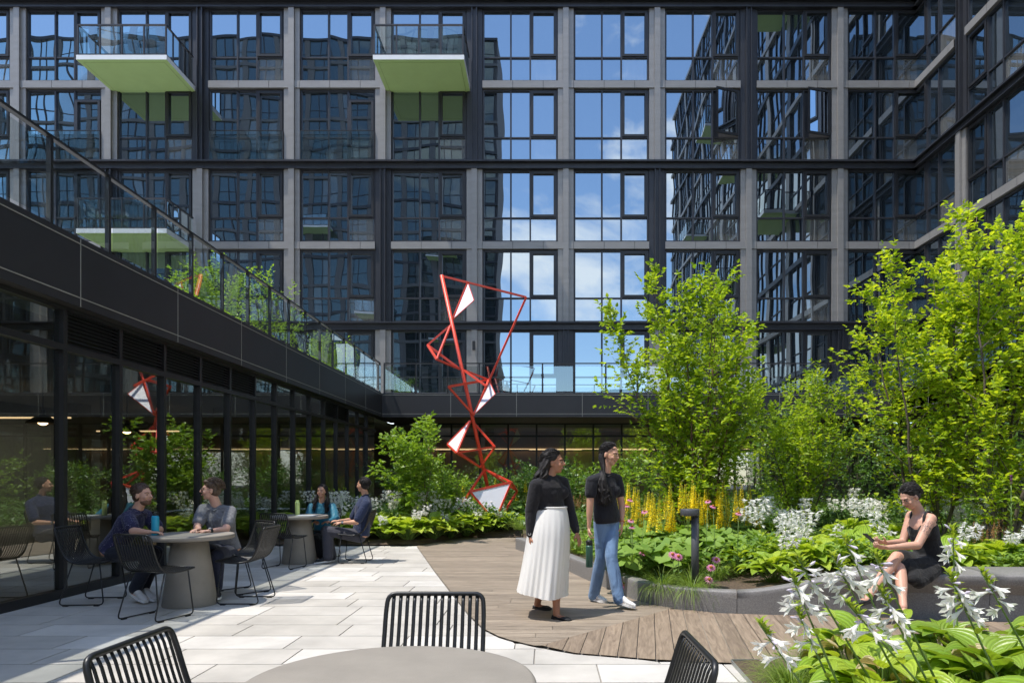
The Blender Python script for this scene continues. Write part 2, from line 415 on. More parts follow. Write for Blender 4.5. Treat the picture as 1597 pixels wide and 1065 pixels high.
def facade(T, name, label, ulist, kmax, darkset, openset, doorset, jul, lastu, ux0, body, rest, sidef, piercols):
    b = thing(name, label, 'building', (0, 0, 0))
    mb = MB(); mb.box(*body); mb.build('wall', mBody, b)
    for (i, uc) in ulist:
        for k in range(-1, kmax):
            zb = zc(k)+.145 if k >= 0 else 4.06; zt = zc(k+1)-.155
            window(T, uc, zb, zt, b, sidef(i, k), (i, k) in openset and openset[(i, k)], (i, k) in doorset, (i, k) in jul)
    for (i, uc) in piercols:
        for q, (ka, kb) in enumerate(((-1, 0), (0, 2), (2, 4), (4, 6))):
            z0 = 4.0 if ka < 0 else zc(ka)+.13; z1 = zc(kb)-.15
            pier(T, uc, z0, z1, (i, q) in darkset, b)
    for k in range(0, kmax+1):
        if k % 2 == 0: band(T, ux0, lastu, k, b)
        else:
            cuts = sorted(uc for (i, uc) in piercols if (i, (0, 1, 1, 2, 2, 3, 3)[k] if k < 7 else 3) in darkset)
            a = ux0
            for c in cuts + [None]:
                e = (c - PW/2) if c is not None else lastu
                if e - a > .1: band(T, a, e, k, b)
                if c is not None: a = c + PW/2
    # storeys above and beyond the picture, seen only in reflections
    if rest:
        fr = MB(); pn = MB(); lt = MB()
        for (ua, ub, k0, k1) in rest:
            n = max(1, round((ub-ua)/PITCH)); p = (ub-ua)/n
            for j in range(n):
                u = ua + p*j
                for k in range(k0, k1):
                    zb = zc(k)+.13 if k >= 0 else 4.0; zt = zc(k+1)-.13
                    for c in (0, .36, .62):
                        a_ = u+PW/2+(p-PW)*c; b_ = u+PW/2+(p-PW)*{0:.36,.36:.62,.62:1}[c]
                        pn.poly([T(a_, .01, zb), T(b_, .01, zb), T(b_, .01, zt), T(a_, .01, zt)])
                        fbox(fr, T, (b_-.04, 0, zb), (b_+.04, .07, zt))
                    fbox(fr, T, (u+PW/2, 0, zb+.9), (u+p-PW/2, .06, zb+.96))
                    (fbox(fr if (j+k//2) % 3 == 0 else lt, T, (u-PW/2, 0, zb), (u+PW/2, .14, zt)))
            for k in range(k0, k1+1): fbox(fr if k % 2 == 0 else lt, T, (ua, 0, zc(k)-.13), (ub, .2, zc(k)+.13))
        o = fr.build('outer_storey', mDark, b); o['kind'] = 'stuff'
        pn.build('outer_glass', mGl, o); lt.build('outer_panel', mLight, o)
    return b
def bx(i): return (32 + 141.7*i - 850) / 43.65     # pier centres of the back facade
back_bays = [(i, (bx(i)+bx(i+1))/2) for i in range(-1, 10)]
bld = facade(Tb, 'apartment_building', 'long dark glass apartment block closing the far end of the courtyard', back_bays, 6,
    {(2,2),(5,2),(8,2),(1,1),(4,1),(7,1),(0,0),(3,0),(6,0),(9,0),(2,3),(5,3),(8,3)},
    {(7,4): .22, (7,2): .30, (9-1,2): .26}, {(0,2),(1,4),(3,2),(4,4),(4,-1)}, {(2,2),(3,2),(0,2)},
    XR, -24.0, ((-24, YB+.001, 4.0), (XR+10, YB+9, 42)), [(-24.0, XR, 6, 12)],
    lambda i, k: 1, [(i, bx(i)) for i in range(-1, 10)] )
right_p = [(i, 2.75 + PITCH*i) for i in range(0, 3)]
right_w = [(0, 2.75-PITCH/2)] + [(i+1, 2.75+PITCH*(i+.5)) for i in range(0, 2)]
wing = facade(Tr, 'apartment_wing', 'side wing of dark glass flats running toward the viewer on the right', right_w, 6,
    {(0,2),(2,2),(1,1),(1,3)}, {}, {}, {}, 2.75+PITCH*2, 0.0, ((XR+.001, -22.0, 4.0), (XR+10, YB, 38.3)),
    [(2.75+PITCH*2, 46.4, -1, 11), (0, 2.75+PITCH*2, 6, 11)], lambda i, k: -1, right_p)

# balconies of the two blocks
def balcony(T, ua, ub, z, depth, parent, sides=(1, 1)):
    mb = MB(); fbox(mb, T, (ua, .0, z), (ub, depth, z+.15)); s = mb.build('balcony', mWhiteM, parent)
    mb = MB(); fbox(mb, T, (ua+.01, .02, z-.006), (ub-.01, depth-.01, z-.001)); 
    fbox(mb, T, (ua+.16, .12, z-.012), (ub-.16, depth-.16, z-.0062)); mb.build('green_soffit', mGreen, s)
    mb = MB(); e = .155
    for a_, b_ in (((ua+e, .115), (ub-e, .125)), ((ua+e, depth-e-.01), (ub-e, depth-e)), ((ua+e-.01, .115), (ua+e, depth-e)), ((ub-e, .115), (ub-e+.01, depth-e))): fbox(mb, T, (*a_, z-.0135), (*b_, z-.0125))
    mb.build('soffit_groove_shade', M('soffit shade green', (.22, .30, .10), .7), s)  # thin bars, not cuts: groove shade put in as darker green
    g = MB(); r = MB(); zt = z+.15; H = 1.0
    for (a, b) in (((ua+.04, depth-.04), (ub-.04, depth-.04)), ((ua+.04, .2), (ua+.04, depth-.04)), ((ub-.04, .2), (ub-.04, depth-.04))):
        g.poly([T(a[0], a[1], zt+.05), T(b[0], b[1], zt+.05), T(b[0], b[1], zt+H-.05), T(a[0], a[1], zt+H-.05)])
        r.bar(T(a[0], a[1], zt+H), T(b[0], b[1], zt+H), .05, .05); r.bar(T(a[0], a[1], zt+.04), T(b[0], b[1], zt+.04), .03, .03)
    n = 4
    for j in range(n+1):
        u = ua+.04 + (ub-ua-.08)*j/n; r.bar(T(u, depth-.04, zt), T(u, depth-.04, zt+H), .045, .045)
    for u in (ua+.04, ub-.04):
        for d in (.5, 1.0, 1.45): r.bar(T(u, depth*d/1.9, zt), T(u, depth*d/1.9, zt+H), .04, .04)
    g.build('balcony_glass', mRail, s); r.build('balcony_railing', mDark, s)
balcony(Tb, -15.42, -12.44, 15.05, 1.95, bld); balcony(Tb, -5.66, -2.66, 15.05, 1.95, bld); balcony(Tb, -15.42, -12.44, 9.35, 1.95, bld)
for u, zk in ((11.2, 3), (17.7, 1), (17.7, 5), (24.2, 3), (30.7, 1), (30.7, 5), (37.2, 3), (11.2, 7), (24.2, 7)):
    balcony(Tr, u, u+3, zc(zk)-.2, 1.9, wing)
# block behind the viewer, to the left: what the left half of the far facade mirrors
YR = -22.0
def Tk(u, v, z): return (u, YR + v, z)
rear = thing('rear_apartment_block', 'dark glass block behind the viewer, mirrored in the left half of the far facade', 'building')
mb = MB(); mb.box((-60, YR-9, 0), (-4.95, YR-.001, 46.9)); mb.box((-4.95, YR-9, 0), (XR, YR-.001, 9.5)); mb.build('wall', mBody, rear)
fr = MB(); pn = MB(); lt = MB()
for j in range(17):
    u = -4.95 - PITCH*(j+1)
    for k in range(-2, 14):
        zb = zc(k)+.13; zt = zc(k+1)-.13
        for c0, c1 in ((0, .36), (.36, .62), (.62, 1)):
            a_ = u+PW/2+(PITCH-PW)*c0; b_ = u+PW/2+(PITCH-PW)*c1
            pn.poly([Tk(a_, .01, zb), Tk(b_, .01, zb), Tk(b_, .01, zt), Tk(a_, .01, zt)]); fbox(fr, Tk, (b_-.04, 0, zb), (b_+.04, .07, zt))
        fbox(fr, Tk, (u+PW/2, 0, zb+.9), (u+PITCH-PW/2, .06, zb+.96))
        fbox(lt, Tk, (u-PW/2, 0, zb), (u+PW/2, .14, zt))
for k in range(-2, 15): fbox(fr if k % 2 == 0 else lt, Tk, (-60, 0, zc(k)-.13), (-4.95, .2, zc(k)+.13))
fr.build('window_frame', mDark, rear); pn.build('window_glass', mGl2, rear); lt.build('light_panel', M('grey metal panel', (.10, .10, .10), .6), rear)
for u, k in ((-12.0, 3), (-12.0, 6), (-19, 4), (-25, 2), (-25, 7)): balcony(Tk, u, u+3, zc(k)-.2, 1.9, rear)

# ---------------- podium: ground storey with terraces on top
XL, XF = -5.40, -5.21      # left glazing line, fascia line
YF = 21.8                   # back fascia line
XQ = 10.65                  # right fascia line
ZT, ZS = 4.01, 3.25
pod = thing('podium_building', 'low charcoal ground storey wrapping the courtyard under glass railed terraces', 'building')
def slabs():
    mb = MB(); mb.box((-24, -6, ZS+.05), (XF-.03, YB, ZT-.01)); mb.box((XF-.03, YF+.03, ZS+.05), (XQ+.03, YB, ZT-.01)); mb.box((XQ+.03, -6, ZS+.05), (XR+6, YB, ZT-.01))
    mb.build('terrace_slab', mDark2, pod)
    mp = M('terrace paving', (.33, .33, .32), .8)
    mb = MB(); mb.box((-24, -6, ZT-.009), (XF-.03, YB-.31, ZT+.01)); mb.box((XF-.03, YF+.03, ZT-.009), (XQ+.03, YB-.31, ZT+.01)); mb.box((XQ+.03, -6, ZT-.009), (XR-.35, YB-.31, ZT+.01))
    mb.build('terrace_floor', mp, pod)
    mb = MB(); mb.box((XL-.1, -6, ZS), (XF-.031, YF, ZS+.049)); mb.box((XL-.1, YF+.031, ZS), (XQ+.9, YB-.06, ZS+.049)); mb.box((XQ+.031, -6, ZS), (XQ+.9, YF, ZS+.049))
    mb.build('soffit', M('dark soffit', (.05, .045, .04), .5, .1, stretch=(1, 12, 1)), pod)
slabs()
def fascia(T, u0, u1, joints):
    js = [u0] + [j for j in joints if u0 < j < u1] + [u1]
    for a, b in zip(js, js[1:]):
        mb = MB(); fbox(mb, T, (a+.006, -.03, ZS), (b-.006, .0, ZT)); o = mb.build('fascia_panel', mDark2, pod)
    mb = MB()
    for z in (ZS+.10, ZT-.055): fbox(mb, T, (u0+.02, .0, z-.006), (u1-.02, .005, z+.006))
    for j in js[1:-1]: fbox(mb, T, (j-.006, -.03, ZS+.001), (j+.006, .0035, ZT-.001))
    mb.build('joint_trim', mJoint, pod)
def Tl(u, v, z): return (XF + v, u, z)          # left wall, out of the wall is +x
def Tf(u, v, z): return (u, YF - v, z)
def Tq(u, v, z): return (XQ - v, u, z)
fascia(Tl, -6, YF, [7.66 + 2.03*i for i in range(-6, 8)])
fascia(Tf, XF, XQ, [XF + 2.1*i + .1 for i in range(1, 8)])
fascia(Tq, -6, YF, [21.0 - 2.03*i for i in range(0, 13)])
# railings
def railing(T, u0, u1, posts, name_label, v=-.06):
    r = thing('terrace_railing', name_label, 'railing', T(u0, v, ZT))
    pm = MB(); 
    for p in posts:
        q = MB(); fbox(q, T, (p-.022, v-.02, ZT), (p+.022, v+.03, ZT+.94)); q.build('post', mMull, r)
    h = MB(); fbox(h, T, (u0, v-.035, ZT+.945), (u1, v+.025, ZT+.975)); h.build('handrail', mMull, r)
    h = MB(); fbox(h, T, (u0, v+.026, ZT+.950), (u1, v+.032, ZT+.960)); fbox(h, T, (u0, v-.03, ZT+.001), (u1, v+.02, ZT+.035)); h.build('base_rail', mDark, r)
    for a, b in zip(posts, posts[1:]):
        g = MB(); a += .04; b -= .04
        n = 1; g.poly([T(a, v+.036, ZT+.06), T(b, v+.036, ZT+.06), T(b, v+.036, ZT+.86), T(a, v+.036, ZT+.86)]); g.build('glass_panel', mRail, r)
    return r
railing(Tl, -6, YF-.02, [7.26 + .967*i for i in range(-7, 16)] , 'glass railing on the terrace edge above the left windows')
railing(Tf, XF+.05, XQ-.05, [XF+.07 + 1.012*i for i in range(0, 16)], 'glass railing on the far terrace behind the red sculpture')
railing(Tq, -6, YF-.02, [YF-.1 - 1.0*i for i in range(0, 20)][::-1], 'glass railing on the right terrace behind the trees')
# ground storey windows
def store_window(T, a, b, zt, parent, louvre=False, deep=.05):
    f = MB(); zs, zm = .10, 2.79
    fbox(f, T, (a-.032, -.06, 0), (a+.032, deep, zt)); fbox(f, T, (a+.032, -.06, .0), (b-.032, .05, zs))
    fbox(f, T, (a+.032, -.05, zm-.035), (b-.032, .05, zm+.035)); fbox(f, T, (a+.032, -.05, zt-.05), (b-.032, .05, zt))
    o = f.build('window', mMull, parent)
    g = MB(); g.poly([T(a+.03, 0, zs), T(b-.03, 0, zs), T(b-.03, 0, zm-.03), T(a+.03, 0, zm-.03)])
    if not louvre: g.poly([T(a+.03, 0, zm+.03), T(b-.03, 0, zm+.03), T(b-.03, 0, zt-.04), T(a+.03, 0, zt-.04)])
    g.build('pane', mStore, o)
    if louvre:
        l = MB(); z = zm+.05
        while z < zt-.06:
            l.hexa([T(a+.035, -.04, z+.03), T(b-.035, -.04, z+.03), T(b-.035, .03, z), T(a+.035, .03, z), T(a+.035, -.04, z+.036), T(b-.035, -.04, z+.036), T(b-.035, .03, z+.008), T(a+.035, .03, z+.008)]); z += .043
        fbox(l, T, (a+.033, -.055, zm+.036), (b-.033, -.05, zt-.05)); l.build('louvre', mDark, o)
def Tgl(u, v, z): return (XL + v, u, z)
for i in range(-6, 21):
    a = .62 + 1.0*i
    store_window(Tgl, a, a+1.0, ZS-.002, pod, louvre=(7 <= i <= 11 or i in (16, 17)))
def Tgb(u, v, z): return (u, YB - v - .04, z)
for i in range(0, 17): store_window(Tgb, XL+.05 + 1.01*i, XL+.05+1.01*(i+1), ZS-.002, pod)
def Tgr(u, v, z): return (XQ+.9 - v, YB-.3-u, z)
for i in range(0, 14): store_window(Tgr, 1.0*i, 1.0*(i+1), ZS-.002, pod)
# rooms behind the ground storey glass
mRoom = M('dim room paint', (.24, .23, .205), .8); mFloorIn = M('polished room floor', (.22, .20, .18), .35)
mCeil = M('ceiling tile grey', (.30, .30, .28), .8); mWood = M('warm wood panelling', (.16, .085, .045), .45, stretch=(1, 1, .2), scale=9, var=.25)
mStone, t, b_ = newmat('brown veined stone')
tcn = N(t, 'ShaderNodeTexCoord'); wv = N(t, 'ShaderNodeTexWave', wave_type='RINGS', Scale=.55, Distortion=9.0, Detail=4.0); wv.inputs['Detail Scale'].default_value = .8
rr_ = N(t, 'ShaderNodeValToRGB'); rr_.color_ramp.elements[0].color = (.30, .19, .12, 1); rr_.color_ramp.elements[1].color = (.62, .42, .29, 1)
t.links.new(tcn.outputs['Object'], wv.inputs['Vector']); t.links.new(wv.outputs['Fac'], rr_.inputs[0]); t.links.new(rr_.outputs[0], b_.inputs['Base Color'])
room = MB(); room.box((-15, -6, .001), (XL-.07, YB, .02)); room.box((XL-.07, YB+.1, .001), (XR, YB+5, .02)); room.build('room_floor', mFloorIn, pod)
room = MB(); room.box((-15, -6, 3.12), (XL-.12, YB+5, 3.24)); room.box((XL-.12, YB+.1, 3.12), (XR+2, YB+5, 3.24)); room.build('room_ceiling', mCeil, pod)
room = MB(); room.box((-15.2, -6.2, 0), (-15, YB+5, 3.24)); room.box((-15, -6.2, 0), (XL-.07, -6, 3.24)); room.box((-15, YB+5, 0), (XR+2, YB+5.2, 3.24)); room.box((XR+1.8, YB, 0), (XR+2, YB+5, 3.24))
room.box((XR-.3, 8, 0), (XR, YB, 3.24)); room.build('room_wall', mRoom, pod)
room = MB()
for y in (3, 7.5, 12, 16.5): room.box((-11.8, y, .02), (-11.3, y+.5, 3.12)); room.box((-8.6, y+1.2, .02), (-8.35, y+1.45, 3.12))
room.build('room_column', mRoom, pod)
room = MB(); room.box((-14.6, 8, .02), (-14.5, 15, 2.7)); room.build('wood_panel', mWood, pod)
room = MB()
for x in (-4.6, -2.2, .2, 2.6, 5.0): room.box((x+.01, YB+2.6, .02), (x+2.38, YB+2.7, 2.35))
room.build('stone_wall', mStone, pod)
room = MB(); room.box((-4.7, YB+2.5, 2.45), (9, YB+3.0, 3.1)); room.build('bulkhead', M('brown bulkhead', (.30, .22, .16), .6), pod)
mWarm = emis('warm linear lamp', (1, .66, .36), .6)
room = MB()
for y in (7.4, 10.2, 13.5, 17.5): room.box((-11.5, y, 2.5), (-9.4, y+.05, 2.53))
for x in (-4.2, -.6, 2.2, 4.8): room.box((x, YB+1.5, 2.36), (x+2.0, YB+1.54, 2.39))
room.box((-4.7, YB+2.46, 2.42), (9, YB+2.49, 2.445))
room.build('linear_lamp', mWarm, pod)
room = MB(); room.box((-13.2, -2, 3.08), (-12.95, 22, 3.11)); room.build('room_fill_strip', emis('soft room fill glow', (1, .93, .82), 2.4), pod)  # glowing strip added to brighten the room, no lamp of the building
room = MB(); room.box((-12.88, -2, 2.86), (-12.80, 22, 3.12)); room.box((11.5, -6, -.05), (XR-.3, YB, .02)); room.build('added_lip_and_floor', mRoom, pod)  # lip added to hide the glowing strip; second box is a floor slab
def pendant(x, y, lab):
    t_ = thing('pendant_lamp', lab, 'lamp', (x, y, 2.15), 0, 'pendant lamps inside the left windows')
    mb = MB(); mb.lathe((x, y, 2.15), [(.001, .22), (.03, .22), (.035, .14), (.09, .11), (.21, .03), (.22, 0), (.205, .0)], 20, cap=False); mb.build('lamp_shade', mMull, t_)
    mb = MB(); mb.ell((x, y, 2.175), (.07, .07, .05), None, 10, 6); mb.build('bulb', emis('warm bulb', (1, .6, .3), 5), t_)
    mb = MB(); mb.tube([(x, y, 2.36), (x, y, 3.12)], .006, 6); mb.build('cord', mMull, t_)
def PX(px, x): # depth at which x-plane is seen at px
    return x * F / (px - CX)
pendant(-7.6, PX(67, -7.6), 'black dome pendant lamp glowing behind the nearest left window pane')
pendant(-7.6, PX(198, -7.6), 'black dome pendant lamp glowing behind the third left window')
# small wall lamp on the far facade pier and terrace door handle
wl = MB(); c = P(739, 539, YB-.24); wl.box((c.x-.05, c.y-.08, c.z-.16), (c.x+.05, c.y, c.z+.16)); o = wl.build('wall_lamp', mMull, None, bevel=.01); tag(o, 'small black wall lamp on the pale pier above the terrace', 'lamp')
# lamp: dark terrace furniture glimpsed through the far railing
# ============================================================ ground, paving, deck, kerb, soil
mBase = M('bedding ground', (.16, .155, .15), .9)
mb = MB(); mb.box((-80, -60, -.30), (80, 90, -.06)); o = mb.build('ground', mBase); o['kind'] = 'structure'
mPJ = M('paving joint sand', (.27, .25, .22), .9)
def stone(name, c): return M(name, c, .75, 0, .17, 1.7, .35, 220, det=12)
pav = [stone('warm grey paver', (.42, .395, .355)), stone('grey paver', (.445, .42, .38)), stone('pale paver', (.53, .505, .465))]
deck_left = [G(650, 852), G(676, 889), G(707, 929.6), G(730, 959), G(753.5, 981.7), G(778, 994), G(797, 1000), G(840, 1010), G(896, 1019.8), G(955, 1024.5), G(1013, 1029.5), G(1080, 1033), G(1141, 1035.5)]
def deck_x(y):
    """x of the paving edge at depth y (paving lies to the left / nearer)"""
    pts = deck_left
    for a, b in zip(pts, pts[1:]):
        if b.y <= y <= a.y: return a.x + (b.x-a.x)*(a.y-y)/(a.y-b.y)
    return pts[0].x if y > pts[0].y else 99
mb = MB(); mb.box((-5.5, -8, -.06), (12, 16, -.012)); o = mb.build('paving_bed', mPJ); o['kind'] = 'structure'
mb = MB(); rw = .437; y = -6.0; y_ref = 4.92; 
rows = []
k0 = -25
for k in range(k0, 21):
    ya = y_ref + rw*k; yb = ya+rw
    if ya > 13.4: break
    off = R.choice([0, .3, .45, .6, .15, .75]); x = -5.7 - off
    while x < 6:
        w = .91; g = .0055
        xa, xb = x+g, x+w-g; x += w
        if xb < -5.35: continue
        xa = max(xa, -5.38)
        m_ = R.choice([0, 0, 1, 1, 1, 2]) if R.random() > .08 else 2
        y0, y1 = ya+g, min(yb-g, 13.3)
        # clip to the deck edge
        X0, X1 = deck_x(y0), deck_x(y1)
        if xa > max(X0, X1): continue
        if min(X0, X1) > xb: mb.box((xa, y0, -.05), (xb, y1, 0), m_); continue
        steps = 8; pl = []
        for s in range(steps+1):
            yy = y0 + (y1-y0)*s/steps; pl.append((yy, min(xb, deck_x(yy)-.004)))
        poly = [(xx, yy) for yy, xx in pl if xx > xa]
        if len(poly) < 2: continue
        yy0 = poly[0][1]; yy1 = poly[-1][1]
        mb.prism([(xa, yy0)] + poly + [(xa, yy1)], -.05, 0, m_)
o = mb.build('paving', pav); o['kind'] = 'structure'
# front corner under the planting bed edge: paving stops at the foreground bed
# timber deck: boards across the path, a fan of boards along the curve
def woodmat(name, c, c2):
    m, t, b = newmat(name)
    tcn = N(t, 'ShaderNodeTexCoord'); uv = N(t, 'ShaderNodeUVMap'); mp = N(t, 'ShaderNodeMapping'); mp.inputs['Scale'].default_value = (1.0, 9, 1)
    ge = N(t, 'ShaderNodeNewGeometry'); ml = N(t, 'ShaderNodeMath', operation='MULTIPLY'); ml.inputs[1].default_value = 91; t.links.new(ge.outputs['Random Per Island'], ml.inputs[0])
    nz = N(t, 'ShaderNodeTexNoise', noise_dimensions='4D', Scale=2.4, Detail=7, Roughness=.62, Distortion=1.6)
    t.links.new(uv.outputs[0], mp.inputs[0]); t.links.new(mp.outputs[0], nz.inputs['Vector']); t.links.new(ml.outputs[0], nz.inputs['W'])
    cr = N(t, 'ShaderNodeValToRGB'); cr.color_ramp.elements[0].position = .33; cr.color_ramp.elements[0].color = (*c, 1); cr.color_ramp.elements[1].position = .68; cr.color_ramp.elements[1].color = (*c2, 1)
    t.links.new(nz.outputs['Fac'], cr.inputs[0])
    mr = N(t, 'ShaderNodeMapRange'); mr.inputs['To Min'].default_value = .84; mr.inputs['To Max'].default_value = 1.12; t.links.new(ge.outputs['Random Per Island'], mr.inputs['Value'])
    hs = N(t, 'ShaderNodeHueSaturation'); t.links.new(cr.outputs[0], hs.inputs['Color']); t.links.new(mr.outputs[0], hs.inputs['Value'])
    t.links.new(hs.outputs[0], b.inputs['Base Color']); b.inputs['Roughness'].default_value = .7
    bp = N(t, 'ShaderNodeBump', Strength=.35, Distance=.004); t.links.new(nz.outputs['Fac'], bp.inputs['Height']); t.links.new(bp.outputs[0], b.inputs['Normal'])
    return m
mDeck = woodmat('weathered deck timber', (.165, .13, .096), (.33, .27, .205))
mDeckB = woodmat('warmer deck timber', (.145, .105, .072), (.295, .225, .16))
mb = MB(); 
def inpoly(p, poly):
    c = False; n = len(poly)
    for i in range(n):
        a = poly[i]; b = poly[i-1]
        if (a[1] > p[1]) != (b[1] > p[1]) and p[0] < (b[0]-a[0])*(p[1]-a[1])/(b[1]-a[1])+a[0]: c = not c
    return c
def clip_poly(poly, a, b, keep):
    """clip polygon by the line through a,b; keep side sign"""
    res = []; n = len(poly)
    def sd(p): return ((b[0]-a[0])*(p[1]-a[1]) - (b[1]-a[1])*(p[0]-a[0])) * keep
    for i in range(n):
        p, q = poly[i], poly[(i+1) % n]; sp, sq = sd(p), sd(q)
        if sp >= 0: res.append(p)
        if (sp > 0 > sq) or (sp < 0 < sq):
            t = sp/(sp-sq); res.append((p[0]+(q[0]-p[0])*t, p[1]+(q[1]-p[1])*t))
    return res
kerb_base = [G(804, 857), G(825, 864), G(888, 892.5), G(918, 906.6), G(955, 922), G(987, 936), G(1005, 942), G(1040, 948.5), G(1080, 953), G(1124, 957.5), G(1200, 960), G(1282, 961.5), G(1390, 965), G(1488, 970), G(1597, 972)]
kerb_base.append(Vector((kerb_base[-1].x+3, kerb_base[-1].y-.1, 0)))
dock = MB(); dock.box((-2.6, 4.6, -.06), (9, 16.5, -.03)); o = dock.build('deck_gap_shade', M('under deck shade', (.03, .025, .02), .9)); o['kind'] = 'structure'  # one near-black slab; shade below the boards is in its colour
# main boards: lines run nearly along x (slightly turned); seam line to the fan
SA, SB = G(844, 1008), G(1044, 951)      # seam between the two board fields
def deck_edge_poly():
    kb = kerb_base
    pts = [(deck_left[0].x, 16.2)] + [(p.x, p.y) for p in deck_left]
    return pts
def clip_left(poly):
    # keep only what lies to the right of the paving edge: cut with a fine strip test
    return poly
boards = MB(); bw = .14
y = 4.8
def xr_kerb(yy):
    kb = kerb_base
    for a, b in zip(kb, kb[1:]):
        if b.y <= yy <= a.y: return a.x + (b.x-a.x)*(a.y-yy)/max(1e-6, a.y-b.y)
    return kb[0].x if yy > kb[0].y else 8
# field one
y = 5.0
while y < 15.9:
    y0, y1 = y+.003, y+bw-.003; y += bw
    n = 4; left = []; right = []
    for s in range(n+1):
        yy = y0+(y1-y0)*s/n
        left.append((max(deck_x(yy), -4) + .003, yy)); right.append((min(xr_kerb(yy)+.08, 7.0) if yy < 12.6 else -.35, yy))
    poly = [*right, *left[::-1]]
    poly = clip_poly(poly, (SA.x, SA.y), (SB.x, SB.y), 1)
    if len(poly) < 3: continue
    xs = [p[0] for p in poly]
    if max(xs)-min(xs) < .05: continue
    # cut in lengths
    x0 = min(xs) - R.random()*2.5
    while x0 < max(xs):
        x1 = x0+2.6; pc = clip_poly(clip_poly(poly, (x0+.002, 0), (x0+.002, 1), -1), (x1-.002, 0), (x1-.002, 1), 1); x0 = x1
        if len(pc) < 3: continue
        k = len(boards.v); boards.v += [Vector((p[0], p[1], .012)) for p in pc]
        boards.face(list(range(k, k+len(pc))), 0, [(p[0]*.9, p[1]) for p in pc])
# field two: boards fan across the path toward the right
c0 = SA; dirs = []
u = 0.0
fan = MB()
poly_all = [(p.x, p.y) for p in deck_left if p.y <= SA.y+.02] + [(deck_left[-1].x, 4.86), (7.5, 4.86), (7.5, 6.35)] + [(p.x, p.y) for p in kerb_base[::-1] if p.x < 6 and p.x > SB.x] + [(SB.x, SB.y)]
poly_all = [(SA.x, SA.y)] + [p for p in poly_all[0:] if p[0] > SA.x+.001]
def fanline(t):
    """pairs of points: near edge and far edge of the walk for board joint number t"""
    n = Vector((-.4 + .1437*t, 4.6)); ang = .152
    return n, Vector((math.sin(ang), math.cos(ang)))
for t in range(-3, 60):
    a, da = fanline(t); b, db = fanline(t+1)
    quad = [tuple(a+da*0), tuple(b+db*0), tuple(b+db*2.6), tuple(a+da*2.6)]
    pc = list(poly_all)
    pc = clip_poly(pc, (a[0]+.003, a[1]), (a[0]+.003+da[0], a[1]+da[1]), -1)
    pc = clip_poly(pc, (b[0]-.003, b[1]), (b[0]-.003+db[0], b[1]+db[1]), 1)
    if len(pc) < 3: continue
    k = len(boards.v); boards.v += [Vector((p[0], p[1], .012)) for p in pc]
    uv = [((Vector(p)-a).dot(da)*.9, (Vector(p)-a).dot(Vector((da[1], -da[0])))) for p in pc]
    boards.face(list(range(k, k+len(pc))), 1, uv)
o = boards.build('timber_deck', [mDeck, mDeckB]); o['kind'] = 'structure'

# planter wall: low kerb that rises into a bench
mConc = M('grey terrazzo concrete', (.165, .158, .152), .6, 0, .16, 90, .2, 150, det=2, c2=(.235, .224, .215))
kb = kerb_base; dense = []
for a, b in zip(kb, kb[1:]):
    n = max(1, int((b-a).length/.12))
    for i in range(n): dense.append(a.lerp(b, i/n))
dense.append(kb[-1])
# smooth the plan curve
for _ in range(4):
    dense = [dense[0]] + [(dense[i-1]+dense[i]*2+dense[i+1])/4 for i in range(1, len(dense)-1)] + [dense[-1]]
def smooth01(t): t = max(0, min(1, t)); return t*t*(3-2*t)
def kprof(p):
    """height, depth, overhang at plan point"""
    t = smooth01((p.x-1.80)/(3.3-1.80))
    h = .225 + .215*t
    t2 = smooth01((p.x-2.5)/(3.4-2.5))
    return h, .15 + .50*t2, .10*t2
def kerb_sections(pts):
    secs = []
    for i, p in enumerate(pts):
        d = (pts[min(i+1, len(pts)-1)] - pts[max(i-1, 0)]).normalized(); nrm = Vector((-d.y, d.x, 0))  # toward the bed
        if nrm.y < 0 and nrm.x < 0: nrm = -nrm
        h, dep, ov = kprof(p)
        c = .018
        prof = [(.0 + ov*1.0, -.02), (.0+ov, h*.55), (ov*.12, h-.10 if ov > .02 else h*.7), (0, h-.05), (0, h-c), (c*.3, h-c*.3), (c, h), (dep-c, h), (dep, h-c), (dep, -.02)]
        secs.append([p + nrm*a + Vector((0, 0, z)) for a, z in prof])
    return secs
bench = thing('planter_bench', 'grey concrete planter edge rising into a curved seating bench', 'bench', tuple(kb[0]))
secs = kerb_sections(dense)
# split at the visible joints
jx = [.02, 1.12, 1.74, 3.15, 4.15, 5.2]
cur = []; piece = 0; parts = []
for p, s in zip(dense, secs):
    cur.append(s)
    if piece < len(jx) and p.x >= jx[piece]:
        parts.append(cur); cur = [s]; piece += 1
parts.append(cur)
for seg in parts:
    if len(seg) < 2: continue
    mb = MB(); n = len(seg[0])
    d0 = (seg[1][0]-seg[0][0]).normalized()*.003; dn = (seg[-1][0]-seg[-2][0]).normalized()*.003
    seg = [[v+d0 for v in seg[0]]] + seg[1:-1] + [[v-dn for v in seg[-1]]]
    for s in seg: mb.v += s
    for i in range(len(seg)-1):
        for k in range(n-1): mb.face([i*n+k, (i+1)*n+k, (i+1)*n+k+1, i*n+k+1], 0, None, 2 <= k <= 7)
    mb.face(list(range(n))[::-1]); mb.face([(len(seg)-1)*n+k for k in range(n)])
    mb.build('kerb_stone', mConc, bench)
